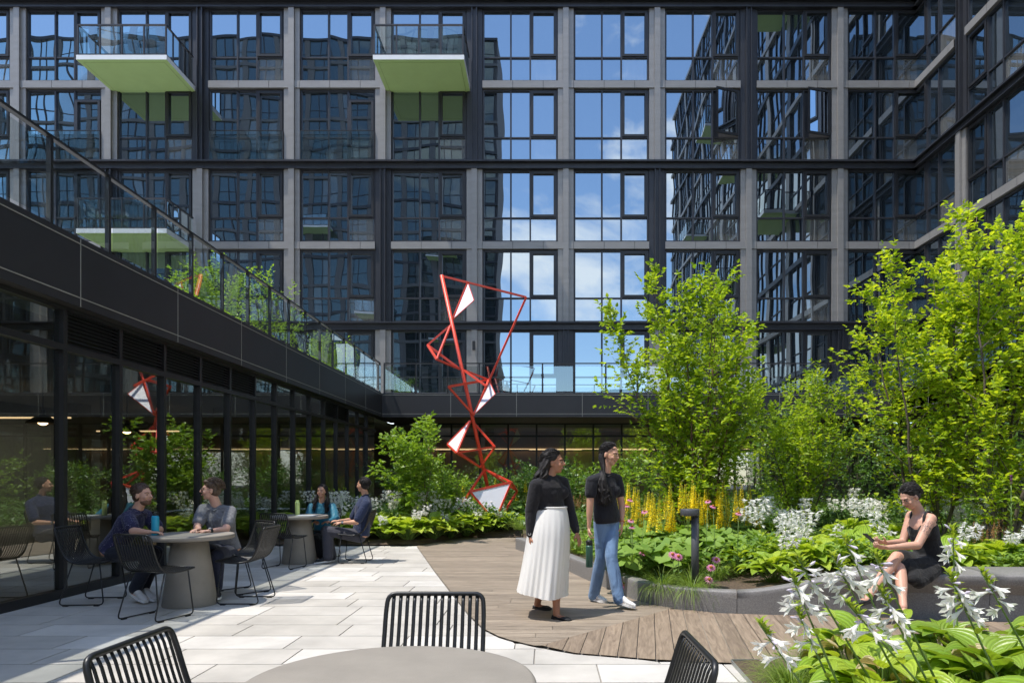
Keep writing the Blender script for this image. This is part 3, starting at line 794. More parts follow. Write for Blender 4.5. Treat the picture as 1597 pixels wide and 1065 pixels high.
# soil
mSoil = M('bark mulch soil', (.055, .036, .024), .95, 0, .45, 45, .9, 90, c2=(.14, .095, .06))
def soil_z(x, y):
    h = .13 + .22*smooth01((x-1.9)/1.6)*smooth01((9.5-y)/3) + .14*smooth01((y-8)/6) + .025*mnoise.noise(Vector((x*1.5, y*1.5, 0)))
    return h
nrmk = []
mb = MB(); inner = []
for i, p in enumerate(dense):
    d = (dense[min(i+1, len(dense)-1)] - dense[max(i-1, 0)]).normalized(); nr = Vector((-d.y, d.x, 0)); _, dep, _o = kprof(p); q = p+nr*(dep-.02); inner.append(q)
cols = 60; rowsn = 40
bed_poly = [(p.x, p.y) for p in inner]
def bed_y0(x):
    best = None
    for a, b in zip(inner, inner[1:]):
        if min(a.x, b.x) <= x <= max(a.x, b.x) and abs(b.x-a.x) > 1e-6:
            yy = a.y+(b.y-a.y)*(x-a.x)/(b.x-a.x); best = yy if best is None else min(best, yy)
    return best if best is not None else 12.55
xs = [-.60 + (11.5+.60)*(i/120) for i in range(121)]
base = 0
for x in xs:
    y0 = bed_y0(x) if x > inner[0].x else 15.2
    for j in range(rowsn+1):
        y = y0 + (YB-.3-y0)*(j/rowsn)**1.6
        mb.v.append(Vector((x, y, soil_z(x, y))))
for i in range(120):
    for j in range(rowsn):
        a = i*(rowsn+1)+j; mb.face([a, a+rowsn+1, a+rowsn+2, a+1], 0, None, True)
o = mb.build('planting_soil', mSoil); o['kind'] = 'structure'
# left bed (behind the second table)
bedL = [(-5.35, 13.3), (-3.9, 13.35), (-2.5, 13.2), (-2.1, 13.9), (-1.8, 14.9), (-.55, 15.2), (-.55, YB-.3), (-5.35, YB-.3)]
mb = MB(); nx, ny = 40, 40
for i in range(nx+1):
    for j in range(ny+1):
        x = -5.35 + 4.85*i/nx; y0 = 13.3 if x < -2.5 else (13.2 + (x+2.5)*(1.7/.7) if x < -1.8 else 15.0)
        y = y0 + (YB-.3-y0)*j/ny
        mb.v.append(Vector((x, y, .03 if j == 0 else .10 + .12*smooth01((y-14)/3) + .02*mnoise.noise(Vector((x*2, y*2, 3))))))
for i in range(nx):
    for j in range(ny):
        a = i*(ny+1)+j; mb.face([a, a+ny+1, a+ny+2, a+1], 0, None, True)
o = mb.build('border_soil', mSoil); o['kind'] = 'structure'
# foreground bed with thin metal edging
e0 = G(1141, 1034); mb = MB()
nx, ny = 30, 26
def fz(x, y): return .02 + .05*smooth01((x-e0.x)/1.0) + .015*mnoise.noise(Vector((x*4, y*4, 9)))
for i in range(nx+1):
    for j in range(ny+1):
        y = 1.4 + (e0.y-1.4)*j/ny; xl = e0.x - (e0.y-y)*.03; x = xl + (6.5-xl)*(i/nx)**1.5
        mb.v.append(Vector((x, y, fz(x, y))))
for i in range(nx):
    for j in range(ny):
        a = i*(ny+1)+j; mb.face([a, a+ny+1, a+ny+2, a+1], 0, None, True)
o = mb.build('front_bed_soil', mSoil); o['kind'] = 'structure'
mb = MB(); mb.bar((e0.x-.004, e0.y, .0), (e0.x-.004-(e0.y-1.4)*.03, 1.4, .0), .006, .06); mb.bar((e0.x, e0.y+.004, 0), (6.5, e0.y+.004, 0), .006, .06)
o = mb.build('bed_edging', M('galvanised edging', (.35, .36, .34), .5, .6)); tag(o, 'thin metal strip edging the foreground flower bed beside the pavers', 'edging')
# ============================================================ sculpture
mRed = M('red painted steel', (.74, .070, .035), .38, 0, .05, 3)
mPanel = M('translucent white panel', (.72, .71, .76), .35, 0, .02, 2)
YS = 16.0
def S_(px, py, d=0.0): return P(px, py, YS + d)
n_ = dict(A=S_(689,430.5), B=S_(820.7,463.6,.5), t1=S_(729.8,441,.15), r1=S_(739.2,468.5,-.25), b1=S_(706.7,497.4),
    D=S_(702.9,507), E=S_(666.9,538,-.1), Fp=S_(681.3,560.5,-.45), Gp=S_(717,575.5,0), H=S_(723.6,577.4), I=S_(762,592,.2),
    I2=S_(758.3,602,-.3), J=S_(699.2,603,-.35), C=S_(738.6,647,-.05), r2=S_(772.4,614.4,-.2), K=S_(733.3,656.3,-.05), Lf=S_(697.8,692.6,-.25),
    Mf=S_(712.3,706,-.55), Nn=S_(748.9,728.6,0), O=S_(741.4,662,.05), Q=S_(772,696.7,-.1), S=S_(756,731.4,0), T=S_(733.3,766.2,-.35), U=S_(797.4,751.7,-.2),
    V=S_(806.6,765.6,.3), W=S_(772,812,-.45), X=S_(712,800,-.2), Z=S_(770.5,806,0), V2=S_(778,812,0))
sc_ = thing('steel_sculpture', 'tall red zigzag steel sculpture with white triangular panels in the flower bed', 'sculpture', (n_['Z'].x, YS, .2))
mb = MB(); d = (n_['Z']-n_['A']).normalized(); mb.tube([n_['A']-d*.02, n_['Z']], .043, 14); mb.build('mast', mRed, sc_)
bars = ['A-B','B-C','t1-b1','D-E','D-Fp','E-Fp','E-Gp','Fp-Gp','H-I','H-I2','J-I','J-C','I-I2','K-Lf','K-Mf','Lf-Mf','Lf-Nn','Mf-Nn','O-Q','Q-Nn','Q-Mf','S-T','S-U','T-U','U-V','S-V','T-W','U-W','V-V2','T-X']
for b_s in bars:
    a, b = b_s.split('-'); mb = MB(); w = .043 if b_s not in ('t1-b1', 'T-U', 'E-Gp', 'J-I') else .054
    mb.bar(n_[a], n_[b], w, w); o = mb.build('bar', mRed, sc_)
def panel(a, b, c):
    a, b, c = n_[a], n_[b], n_[c]; g = (a+b+c)/3; nn = (b-a).cross(c-a).normalized()*.008
    mb = MB(); k = 0; q = [p+(g-p)*.03 for p in (a, b, c)]
    mb.v += [p-nn for p in q] + [p+nn for p in q]; mb.face([0,2,1]); mb.face([3,4,5]); mb.face([0,1,4,3]); mb.face([1,2,5,4]); mb.face([2,0,3,5])
    o = mb.build('panel', mPanel, sc_)
    mb = MB()
    for p, r in ((a, b), (b, c), (c, a)): mb.bar(p, r, .013, .013)
    mb.build('panel_rim', mRed, o)
panel('t1', 'r1', 'b1'); panel('I', 'r2', 'C'); panel('K', 'Lf', 'Mf'); panel('T', 'U', 'W')

# ============================================================ tables, chairs
mTab = M('taupe concrete table', (.25, .225, .19), .62, 0, .10, 5, .15, 200, det=7)
def table(x, y, label):
    t_ = thing('round_table', label, 'table', (x, y, 0), 0, 'round concrete tables')
    mb = MB(); mb.lathe((x, y, 0), [(.02,.695),(.425,.695),(.435,.703),(.435,.733),(.430,.741),(.42,.743),(.02,.743)], 64); mb.build('table_top', mTab, t_)
    mb = MB(); mb.lathe((x, y, 0), [(.262,.0),(.266,.012),(.232,.28),(.20,.5),(.176,.694)], 48); mb.build('pedestal', mTab, t_)
    return t_
T1 = G(296, 942); T1 = Vector((-3.755, 7.22, 0)); T2 = Vector((-3.86, 10.73, 0)); T3 = Vector((-.46, 2.03, 0))
table(T1.x, T1.y, 'round taupe concrete table holding the blue bottle between two men')
table(T2.x, T2.y, 'round taupe concrete table holding the lime green bottle')
table(T3.x, T3.y, 'empty round taupe concrete table cut off by the bottom of the picture')
mCh = M('black powder coated steel', (.018, .018, .018), .38, .2, .08, 6, spec=.5)
def rounded(pts, r, n=5):
    pts = [Vector(p) for p in pts]; out_ = [pts[0]]
    for a, b, c in zip(pts, pts[1:], pts[2:]):
        u = (a-b); v = (c-b); k = min(r, u.length*.48, v.length*.48); p0 = b+u.normalized()*k; p1 = b+v.normalized()*k
        for i in range(n+1):
            t = i/n; out_.append(p0*(1-t)**2 + b*2*t*(1-t) + p1*t*t)
    out_.append(pts[-1]); return out_
prof = [(-.285,.815),(-.262,.74),(-.232,.64),(-.20,.555),(-.165,.495),(-.115,.458),(-.04,.443),(.06,.443),(.15,.452),(.225,.462)]
def make_chair(label):
    t_ = thing('wire_chair', label, 'chair', (0, 0, 0), 0, 'black slatted sled base chairs')
    fine = rounded([(x, 0, z) for x, z in prof], .05, 3)
    tp = rounded([(.225,-.222,.462)] + [(x, -.222, z) for x, z in prof[::-1][1:-1]] + [(prof[0][0], -.215, prof[0][1]), (prof[0][0], .215, prof[0][1])] + [(x, .222, z) for x, z in prof[1:-1]] + [(.225,.222,.462)], .055, 5)
    mb = MB(); mb.tube(tp, .0105, 8); mb.tube([(.225,-.222,.462),(.225,.222,.462)], .009, 8); mb.build('shell_frame', mCh, t_)
    mb = MB()
    ns = 13
    for i in range(ns):
        y = -.222 + .444*(i+1)/(ns+1)
        mb.tube([(-.290, y, .812)] + [p + Vector((0, y, 0)) for p in fine[1:]], (.0035, .0085) and [(.0085, .0038)]*(len(fine)), 6, flat=(0, 1, 0))
    mb.build('slatted_shell', mCh, t_)
    for s in (-1, 1):
        y = .205*s; mb = MB()
        mb.tube(rounded([(.165,y,.448),(.215,y+.02*s,.014),(-.235,y+.02*s,.014),(-.105,y,.452)], .05, 6), .0068, 8)
        mb.box((.12,y+.02*s-.012,0),(.17,y+.02*s+.012,.010)); mb.box((-.19,y+.02*s-.012,0),(-.14,y+.02*s+.012,.010))
        mb.build('leg', mCh, t_)
    mb = MB(); mb.tube([(.165,-.205,.440),(.165,.205,.440)], .0065, 8); mb.tube([(-.105,-.205,.448),(-.105,.205,.448)], .0065, 8); mb.build('cross_bar', mCh, t_)
    return t_
D_ = math.radians
chairs = [(-4.84, 7.34, 4, 'black slatted chair the man in the dotted navy shirt sits on'),
 (-3.72, 6.55, 72, 'empty black slatted chair turned away from us in front of the blue bottle table'),
 (-3.24, 7.40, 180, 'empty black slatted chair seen side on, right of the blue bottle table'),
 (-3.55, 8.02, 232, 'black slatted chair the man in sunglasses sits on'),
 (-3.86, 10.13, 76, 'empty black slatted chair in front of the lime green bottle table'),
 (-3.72, 11.42, 268, 'black slatted chair the woman in the teal shirt sits on'),
 (-3.00, 10.80, 182, 'black slatted chair the man in the plain navy shirt sits on, beside the hostas'),
 (-.50, 2.84, 270, 'empty black slatted chair standing upright behind the foreground table, facing us'),
 (-1.06, 2.21, -2, 'empty black slatted chair left of the foreground table, its back at the bottom left'),
 (.20, 2.15, 181, 'empty black slatted chair right of the foreground table, near the timber deck')]
c0_ = make_chair(chairs[0][3]); c0_.location = (chairs[0][0], chairs[0][1], 0); c0_.rotation_euler.z = D_(chairs[0][2])
for x, y, a, l in chairs[1:]: clone(c0_, (x, y, 0), D_(a), l)
# bottles
def bottle(x, y, label, col, h, r, loop):
    t_ = thing('water_bottle', label, 'bottle', (x, y, .744)); z = .744
    mb = MB(); mb.lathe((x, y, z), [(r*.96,0),(r,.006),(r,h*.80),(r*.93,h*.86),(r*.72,h*.9)], 28); mb.build('body', M('bottle paint '+label[:6], col, .32, .1, .03), t_)
    mb = MB(); mb.lathe((x, y, z), [(r*.72,h*.9),(r*.74,h*.905),(r*.74,h*.985),(r*.66,h)], 24); 
    if loop: mb.tube([Vector((x-r*.7,y,z+h*.95)), Vector((x-r*.75,y,z+h*1.05)), Vector((x,y,z+h*1.1)), Vector((x+r*.75,y,z+h*1.05)), Vector((x+r*.7,y,z+h*.95))], .006, 8)
    mb.build('cap', mCh if loop else M('lime lid', (.60, .72, .25), .4), t_)
bottle(P(249,830,7.16).x, 7.08, 'blue insulated bottle with a black loop lid standing on the table', (.015, .33, .50), .225, .037, True)
bottle(P(465,800,10.75).x, 10.72, 'lime green bottle standing on the far table', (.56, .68, .24), .235, .036, False)
mb = MB(); mb.box((-3.86+.02, 10.50, .745), (-3.86+.30, 10.72, .752)); o = mb.build('notebook', M('paper white', (.75,.75,.74), .7), None); tag(o, 'flat pale notebook lying on the far table beside the lime bottle', 'notebook')
# bollard lamp
bp_ = P(1084, 905, 7.35); bz = soil_z(bp_.x, bp_.y)
bo = thing('bollard_lamp', 'dark grey bollard lamp with an offset flat head in the flower bed', 'lamp', (bp_.x, bp_.y, bz-.03))
mBol = M('dark grey powder coat', (.075, .078, .085), .5, .2, .06, 4)
mb = MB(); mb.lathe((bp_.x, bp_.y, bz-.03), [(.042,0),(.042,.96-bz)], 20); mb.build('post', mBol, bo)
mb = MB(); mb.lathe((bp_.x-.055, bp_.y-.0, .93), [(.098,0),(.102,.006),(.102,.066),(.098,.072)], 28); mb.build('lamp_head', mBol, bo, bevel=.003)
# ============================================================ vegetation
mBark = M('grey brown bark', (.11, .085, .065), .85, 0, .3, 30, .6, 80, stretch=(1, 1, .25))
mBarkR = M('reddish young bark', (.12, .060, .040), .8, 0, .3, 30, .4, 80, stretch=(1, 1, .25))
lBirch = leafmat('birch leaf', (.15, .27, .025), (.43, .54, .045), .50, (1.35, 1.30, .45), .42)
lBirch2 = leafmat('bright birch leaf', (.20, .34, .028), (.52, .62, .05), .55, (1.35, 1.25, .4), .42)  # brighter greens than the plain birch leaf
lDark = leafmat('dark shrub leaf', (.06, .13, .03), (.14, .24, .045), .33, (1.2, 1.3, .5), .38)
lMid = leafmat('mid green leaf', (.14, .25, .03), (.27, .40, .05), .44, (1.3, 1.3, .5), .42)
lHosta = leafmat('lime hosta leaf', (.27, .42, .04), (.50, .61, .08), .38, (1.3, 1.25, .5), .36, veins=22)
lHostaD = leafmat('green hosta leaf', (.19, .33, .035), (.34, .48, .06), .36, (1.3, 1.25, .5), .36, veins=22, edge=(.24, .34, .05))
lHostaB = leafmat('bleached hosta leaf', (.62, .52, .30), (.48, .36, .17), .35, (1.1, .95, .6), .7, veins=22)
lLig = leafmat('round ligularia leaf', (.14, .26, .04), (.25, .38, .07), .36, (1.3, 1.3, .5), .45)
lGrass = leafmat('fine grass', (.12, .22, .03), (.27, .36, .07), .35, (1.2, 1.2, .5), .5)
lCover = leafmat('low ground cover', (.10, .20, .03), (.24, .36, .05), .36, (1.3, 1.3, .5), .5)
lRust = leafmat('rusty plume', (.25, .12, .05), (.36, .22, .08), .3, (1.1, .9, .6), .7)
pWhite = leafmat('white petal', (.86, .85, .81), (.88, .86, .84), .42, (1, 1, 1), .5)
pLilac = leafmat('lilac bud', (.62, .55, .68), (.80, .78, .82), .25, (1, 1, 1), .5)
pYellow = leafmat('yellow floret', (.95, .76, .03), (1.0, .86, .06), .30, (1, .9, .3), .5)
pPink = leafmat('pink petal', (.62, .17, .36), (.72, .30, .48), .30, (1, .7, .8), .5)
pOrange = M('orange cone', (.42, .13, .02), .7, 0, .3, 200)
mStem = M('green stem', (.12, .20, .04), .5)

def rv(s=1.0): return Vector((R.uniform(-1, 1), R.uniform(-1, 1), R.uniform(-1, 1))) * s
def leaf6(mb, p, d, nrm, L_, W_, m=0, fold=.25):
    """small pointed oval leaf folded on its midrib: one island of four faces"""
    d = d.normalized(); x = d.cross(nrm).normalized(); up = x.cross(d)
    a = p; e = p + d*L_ - up*L_*.12
    m1 = p + d*L_*.33; m2 = p + d*L_*.70 - up*L_*.03
    l1 = m1 + x*W_*.5 + up*W_*fold; r1 = m1 - x*W_*.5 + up*W_*fold
    l2 = m2 + x*W_*.36 + up*W_*fold*.7; r2 = m2 - x*W_*.36 + up*W_*fold*.7
    n = len(mb.v); mb.v += [a, m1, m2, e, l1, l2, r1, r2]
    mb.face([n, n+1, n+4], m); mb.face([n+1, n+2, n+5, n+4], m); mb.face([n+2, n+3, n+5], m)
    mb.face([n, n+6, n+1], m); mb.face([n+1, n+6, n+7, n+2], m); mb.face([n+2, n+7, n+3], m)
def leaf4(mb, p, d, nrm, L_, W_, m=0):
    d = d.normalized(); x = d.cross(nrm).normalized(); up = x.cross(d)
    n = len(mb.v); c = p + d*L_*.5
    mb.v += [p, c + x*W_*.5 + up*W_*.18, p + d*L_, c - x*W_*.5 + up*W_*.18]
    mb.face([n, n+1, n+2, n+3], m)
def tree(name, label, cat, base, height, spread, stems=5, nb=22, leafL=.075, mat=None, bark=None, lean=(0, 0), crown0=.12, group=None, prof=None, dens=1.0, seed=1, six=True, twigL=.5, upward=.75, droop=0.0):
    """multi stem tree: stems > branches > twigs, leaves set along the twigs"""
    rr = random.Random(seed); R_ = rr
    t_ = thing(name, label, cat, base, rr.random()*0, group)
    tr = MB(); lf = MB(); B = Vector(base)
    def rvec(s): return Vector((rr.uniform(-1, 1), rr.uniform(-1, 1), rr.uniform(-1, 1)))*s
    prof = prof or (lambda t: math.sin(math.pi*min(1, .12+.88*t))**.6 * (1-.35*t))
    def leafy(a, d, L_, n):
        p = a.copy(); dd = d.normalized(); step = L_/n
        pts = [p.copy()]
        for i in range(n):
            dd = (dd + rvec(.16) + Vector((0, 0, .05-droop))).normalized(); p = p + dd*step; pts.append(p.copy())
            for q in range(2 if rr.random() < dens*.5 else 1):
                side = dd.cross(Vector((0, 0, 1))); 
                if side.length < .05: side = Vector((1, 0, 0))
                side.normalize(); s = 1 if (i+q) % 2 else -1
                ld = (dd*.55 + side*s*.8 + rvec(.35) + Vector((0, 0, -.15))).normalized()
                nn = (Vector((0, 0, 1)) + rvec(.65)).normalized()
                k = leafL*rr.uniform(.45, 1.2)
                (leaf6 if six else leaf4)(lf, p + rvec(.012), ld, nn, k, k*.68)
        ld = dd; k = leafL*rr.uniform(.7, 1.1); (leaf6 if six else leaf4)(lf, p, ld, (Vector((0, 0, 1)) + rvec(.5)).normalized(), k, k*.66)
        return pts
    for s in range(stems):
        az = 2*math.pi*(s + rr.random()*.6)/stems; rad = spread*.42*rr.uniform(.35, 1.0) if stems > 1 else 0
        H = height*rr.uniform(.82, 1.0) if s else height
        if s == 0: rad *= .25
        top = B + Vector((math.cos(az)*rad + lean[0], math.sin(az)*rad + lean[1], H))
        n = 14; pts = []; rs = []
        mid = B.lerp(top, .45) + Vector((math.cos(az), math.sin(az), 0))*rad*.05
        for i in range(n+1):
            t = i/n; p = B*(1-t)**2 + mid*2*t*(1-t) + top*t*t
            pts.append(p + rvec(.035*height/5)*(1 if i else .2) + Vector((math.cos(az), math.sin(az), 0))*.05); rs.append(max(.004, (.030*height/4.5)*(1-t)**.8 / (1 + .12*stems)*1.6))
        tr.tube(pts, rs, 7)
        for b in range(nb):
            t = crown0 + (1-crown0)*((b+.5+rr.uniform(-.4, .4))/nb)**.9
            x_ = min(.999, t)*n; i = int(x_); p = pts[i].lerp(pts[i+1], x_-i)
            ba = rr.random()*2*math.pi; L_ = spread*.5*prof(t)*rr.uniform(.5, 1.1)*(.6 if stems > 1 else 1)
            d = Vector((math.cos(ba), math.sin(ba), upward*rr.uniform(.5, 1.5))).normalized()
            m_ = max(3, int(L_/.16)); q = p.copy(); bp = [q.copy()]; dd = d.copy()
            for j in range(m_):
                dd = (dd + rvec(.13) + Vector((0, 0, .10*upward-droop*1.4))).normalized(); q = q + dd*(L_/m_); bp.append(q.copy())
                if j >= 0:
                    for w in range(2):
                        side = rvec(1).cross(dd).normalized()
                        leafy(q, dd*.5 + side*.9 + Vector((0, 0, .25)), twigL*rr.uniform(.4, 1.0)*(.5+.5*prof(t)), max(3, int(twigL/.075)))
            leafy(q, dd, twigL*.7, 6)
            tr.tube(bp, [max(.002, rs[i]*.45*(1-k/(len(bp)))) for k in range(len(bp))], 4, cap=False)
    tr.build('trunk', bark or mBark, t_); lf.build('crown', mat or lBirch, t_)
    return t_
def pos(px, Y, z=None):
    x = (px-CX)*Y/F; return (x, Y, soil_z(x, Y)-.03 if z is None else z)
colp = lambda t: (.55+.45*math.sin(math.pi*min(1, t*1.15)))*(1-.55*max(0, t-.45)/.55)
tree('young_birch', 'tall slender young birch behind the yellow flower spikes, left of the garden trees', 'tree', pos(1092, 10.4), 4.2, 3.5, 8, 24, .085, lBirch, mBarkR, (-.12, 0), .06, 'young birches in the garden', colp, 1.2, 11, True, .40, .95)
tree('young_birch', 'bright young birch just right of the seated woman, crown cut by the picture edge', 'tree', pos(1560, 8.6), 4.5, 2.9, 6, 21, .088, lBirch2, mBark, (.15, 0), .12, 'young birches in the garden', colp, 1.2, 23, True, .42, .9)
tree('young_birch', 'bright young birch rising behind the seated woman, between the two other tall birches', 'tree', pos(1445, 9.6), 4.4, 3.2, 6, 22, .085, lBirch2, mBark, (.12, 0), .10, 'young birches in the garden', colp, 1.2, 37, True, .42, .9)
tree('young_birch', 'shorter darker birch with thin reddish twigs behind and between the tall birches', 'tree', pos(1250, 12.4), 2.9, 3.3, 6, 19, .085, lBirch, mBark, (0, 0), .05, 'young birches in the garden', colp, 1.0, 41, False, .40, .8)
tree('viburnum_shrub', 'loose lime green shrub left of the red sculpture, above the hostas', 'shrub', pos(655, 14.6, .15), 2.05, 2.0, 6, 10, .115, lMid, mBark, (0, 0), .18, 'shrubs by the far windows', lambda t: .9, 1.0, 51, True, .34, .6)
tree('viburnum_shrub', 'small fine leaved shrub directly left of the sculpture mast', 'shrub', pos(705, 15.9, .15), 1.25, 1.1, 5, 9, .075, lMid, mBark, (0, 0), .1, 'shrubs by the far windows', lambda t: .9, 1.0, 52, False, .3, .5)
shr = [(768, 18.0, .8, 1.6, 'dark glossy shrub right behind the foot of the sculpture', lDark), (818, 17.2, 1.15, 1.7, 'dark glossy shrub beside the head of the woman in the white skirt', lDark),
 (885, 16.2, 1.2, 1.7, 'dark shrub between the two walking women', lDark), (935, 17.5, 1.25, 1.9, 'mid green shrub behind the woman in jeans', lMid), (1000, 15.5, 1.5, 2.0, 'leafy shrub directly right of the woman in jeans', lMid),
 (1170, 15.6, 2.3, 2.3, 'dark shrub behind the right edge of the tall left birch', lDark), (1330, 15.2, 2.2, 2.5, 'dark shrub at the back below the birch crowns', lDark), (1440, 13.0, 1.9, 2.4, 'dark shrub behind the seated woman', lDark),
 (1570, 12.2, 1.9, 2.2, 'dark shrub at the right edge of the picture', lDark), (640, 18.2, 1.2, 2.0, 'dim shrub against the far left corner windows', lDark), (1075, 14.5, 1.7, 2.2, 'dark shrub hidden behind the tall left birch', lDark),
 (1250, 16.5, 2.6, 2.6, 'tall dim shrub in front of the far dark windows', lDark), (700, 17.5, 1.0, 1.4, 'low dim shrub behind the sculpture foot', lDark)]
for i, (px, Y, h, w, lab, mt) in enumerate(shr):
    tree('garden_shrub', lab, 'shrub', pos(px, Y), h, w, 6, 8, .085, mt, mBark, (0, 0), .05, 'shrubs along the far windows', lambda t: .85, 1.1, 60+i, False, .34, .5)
# terrace planting behind the left railing
ter = [(-7.0, 14.6, 1.5, 2.2, 'airy shrub on the left terrace, its top above the railing'), (-6.9, 17.0, 1.75, 2.8, 'larger airy shrub on the left terrace at the middle of the railing'), (-6.5, 12.9, 1.1, 1.4, 'small shrub behind the left terrace glass nearest the balcony reflection'),
 (-6.2, 19.3, 1.0, 1.8, 'low bush behind the far end of the left terrace railing'), (-6.3, 20.9, 1.1, 1.6, 'rounded bush at the far corner of the left terrace')]
for i, (x, y, h, w, lab) in enumerate(ter):
    tree('terrace_shrub', lab, 'shrub', (x, y, ZT), h, w, 4, 10, .075, lMid, mBark, (0, 0), .12, 'shrubs on the left terrace', lambda t: .9, 1.1, 80+i, False, .36, .55)

# ---------- hostas
def blade(mb, p, az, L_, W_, arch, tilt, m=0, cup=.18, nu=4, nv=6, roll=0.0, wav=0.0):
    """one broad leaf on its stalk end: starts at p, rises by tilt and arches over"""
    ca, sa = math.cos(az), math.sin(az); out_ = Vector((ca, sa, 0)); side = Vector((-sa, ca, 0))
    base = len(mb.v); q = Vector(p); th = tilt; step = L_/nv
    uvs = []
    for j in range(nv+1):
        t = j/nv
        w = W_*.5*(math.sin(math.pi*min(1, (t*.93+.05))**.72))*(1 if t < .98 else .25)
        dirv = out_*math.cos(th) + Vector((0, 0, math.sin(th))); nrm = side.cross(dirv)*-1
        nrm = Vector((0, 0, 1))*math.cos(th) - out_*math.sin(th)
        for i in range(nu+1):
            u = -1 + 2*i/nu
            s_ = side*math.cos(roll*u) 
            mb.v.append(q + side*(w*u) + nrm*(abs(u)**1.5*w*cup*2.2 + wav*math.sin(9*t+3*u)*w*.3))
            uvs.append((u, t))
        q = q + dirv*step; th -= arch/nv*(.6+.8*t)
    for j in range(nv):
        for i in range(nu):
            a = base + j*(nu+1)+i; f = [a, a+1, a+nu+2, a+nu+1]
            mb.face(f, m, [uvs[k-base] for k in f], True)
def trumpet(mb, p, d, L_, m=0, seg=6, detail=True, bud=False):
    x, y, d = frame_of(d); base = len(mb.v)
    if bud:
        mb.tube([p, p+d*L_*.4, p+d*L_*.8, p+d*L_], [L_*.03, L_*.07, L_*.11, L_*.02], 6, m=m); return
    rings = [(0, .03), (.35, .06), (.62, .13)]
    for t, r in rings:
        for k in range(6):
            a = math.pi*2*k/6; mb.v.append(p + d*(L_*t) + (x*math.cos(a)+y*math.sin(a))*L_*r)
    for j in range(2):
        for k in range(6): mb.face([base+j*6+k, base+j*6+(k+1)%6, base+(j+1)*6+(k+1)%6, base+(j+1)*6+k], m, None, True)
    for k in range(6):
        a = math.pi*2*(k+.5)/6; rd = x*math.cos(a)+y*math.sin(a); tg = -x*math.sin(a)+y*math.cos(a)
        b0 = base+12+k; b1 = base+12+(k+1)%6; n = len(mb.v)
        sp = R.uniform(.85, 1.1)
        mb.v += [p+d*L_*.82+rd*L_*.26*sp+tg*L_*.10, p+d*L_*.82+rd*L_*.26*sp-tg*L_*.10, p+d*L_*(.98)+rd*L_*.42*sp]
        mb.face([b0, b1, n, n+1], m, None, True); mb.face([n+1, n, n+2], m, None, True)
    if detail: 
        for k in range(3):
            e = p+d*L_*1.05+(x*math.cos(k*2.1)+y*math.sin(k*2.1))*L_*.1; mb.tube([p+d*L_*.5, p+d*L_*.9+(e-p-d*L_)*.5, e], L_*.008, 3, m=m, cap=False)
def far_flower(mb, p, d, L_, m=0):
    x, y, d = frame_of(d)
    for k in range(5):
        a = math.pi*2*(k+.3*R.random())/5; rd = x*math.cos(a)+y*math.sin(a); tg = -x*math.sin(a)+y*math.cos(a)
        mb.poly([p, p+d*L_*.6+rd*L_*.16+tg*L_*.13, p+d*L_*.9+rd*L_*.48, p+d*L_*.6+rd*L_*.16-tg*L_*.13], m)
def hosta(label, loc, rad=.45, h=.38, leaves=30, LL=.26, mat=None, stalks=(), sh=.75, group=None, bleached=0.0, near=False, seed=0, name='hosta'):
    global R
    old = R; R = random.Random(seed*13+5)
    t_ = thing(name, label, 'plant', loc, 0, group); lf = MB(); st_ = MB()
    for i in range(leaves):
        lay = (i+.5)/leaves; az = i*2.399+R.uniform(-.3, .3); el = .25+1.05*(1-lay)
        r0 = rad*.55*lay**.8; z0 = h*(.45+.55*(1-lay))*R.uniform(.8, 1.1)
        p = Vector((math.cos(az)*r0, math.sin(az)*r0, z0)); L_ = LL*R.uniform(.75, 1.15)
        m_ = 1 if R.random() < bleached else 0
        if m_: L_ *= .5
        blade(lf, p, az+R.uniform(-.25, .25), L_, L_*(.45 if m_ else (.74 if near else .68)), R.uniform(.9, 1.6)+ (1.3 if m_ else 0), R.uniform(.15, .5)+.35*(1-lay), m_, .16 if not m_ else .5, 4 if not near else 6, 6 if not near else 9, wav=.15 if not m_ else .9)
        st_.tube([(p.x*.15, p.y*.15, 0), (p.x*.6, p.y*.6, z0*.6), tuple(p)], .005, 4, cap=False)
    lf.build('foliage', [mat or lHosta, lHostaB], t_, world=False); st_.build('leaf_stalk', mStem, t_, world=False)
    for k in range(stalks if isinstance(stalks, int) else len(stalks)):
        az = R.random()*6.28; le = R.uniform(.02, .30); hh = sh*R.uniform(.8, 1.15)
        tip = Vector((math.cos(az)*(le+rad*.25), math.sin(az)*(le+rad*.25), hh)); b0 = Vector((math.cos(az)*.05, math.sin(az)*.05, .05))
        s_ = MB(); s_.tube([b0, b0.lerp(tip, .5)+Vector((0, 0, .03)), tip], [.005, .004, .002], 4, cap=False)
        so2 = s_.build('flower_stalk', mStem, t_, world=False)
        fl = MB()
        for j in range(R.randint(11, 16)):
            t = 1-.30*(j/15); q = b0.lerp(tip, t); a = j*2.4; d = Vector((math.cos(a), math.sin(a), R.uniform(-.75, .1)))
            far_flower(fl, q + d*.012, d, R.uniform(.055, .085))
        for j in range(4): far_flower(fl, tip+Vector((0, 0, .01*j)), Vector((R.uniform(-.5, .5), R.uniform(-.5, .5), 1)), .03, 1)
        fl.build('blossom', [pWhite, lHosta], so2, world=False)
    R = old
    return t_
gH1 = 'hostas edging the bed below the sculpture'
base_h = [hosta('hosta base', (0, 0, -9), .42, .30, 34, .27, lHosta, n, .50 if s == 4 else .72, gH1, 0, seed=s) for s, n in ((1, 0), (2, 2), (3, 5), (4, 3))]
lab_where = ['directly behind the chair of the man in plain navy', 'second from the seated man in plain navy', 'third from the seated man in plain navy', 'at the middle of the left border', 'under the lime shrub', 'where paving meets timber deck', 'on the deck edge left of the sculpture', 'in front of the sculpture mast', 'at the right end by the deck', 'nearest the planter end']
spots = []
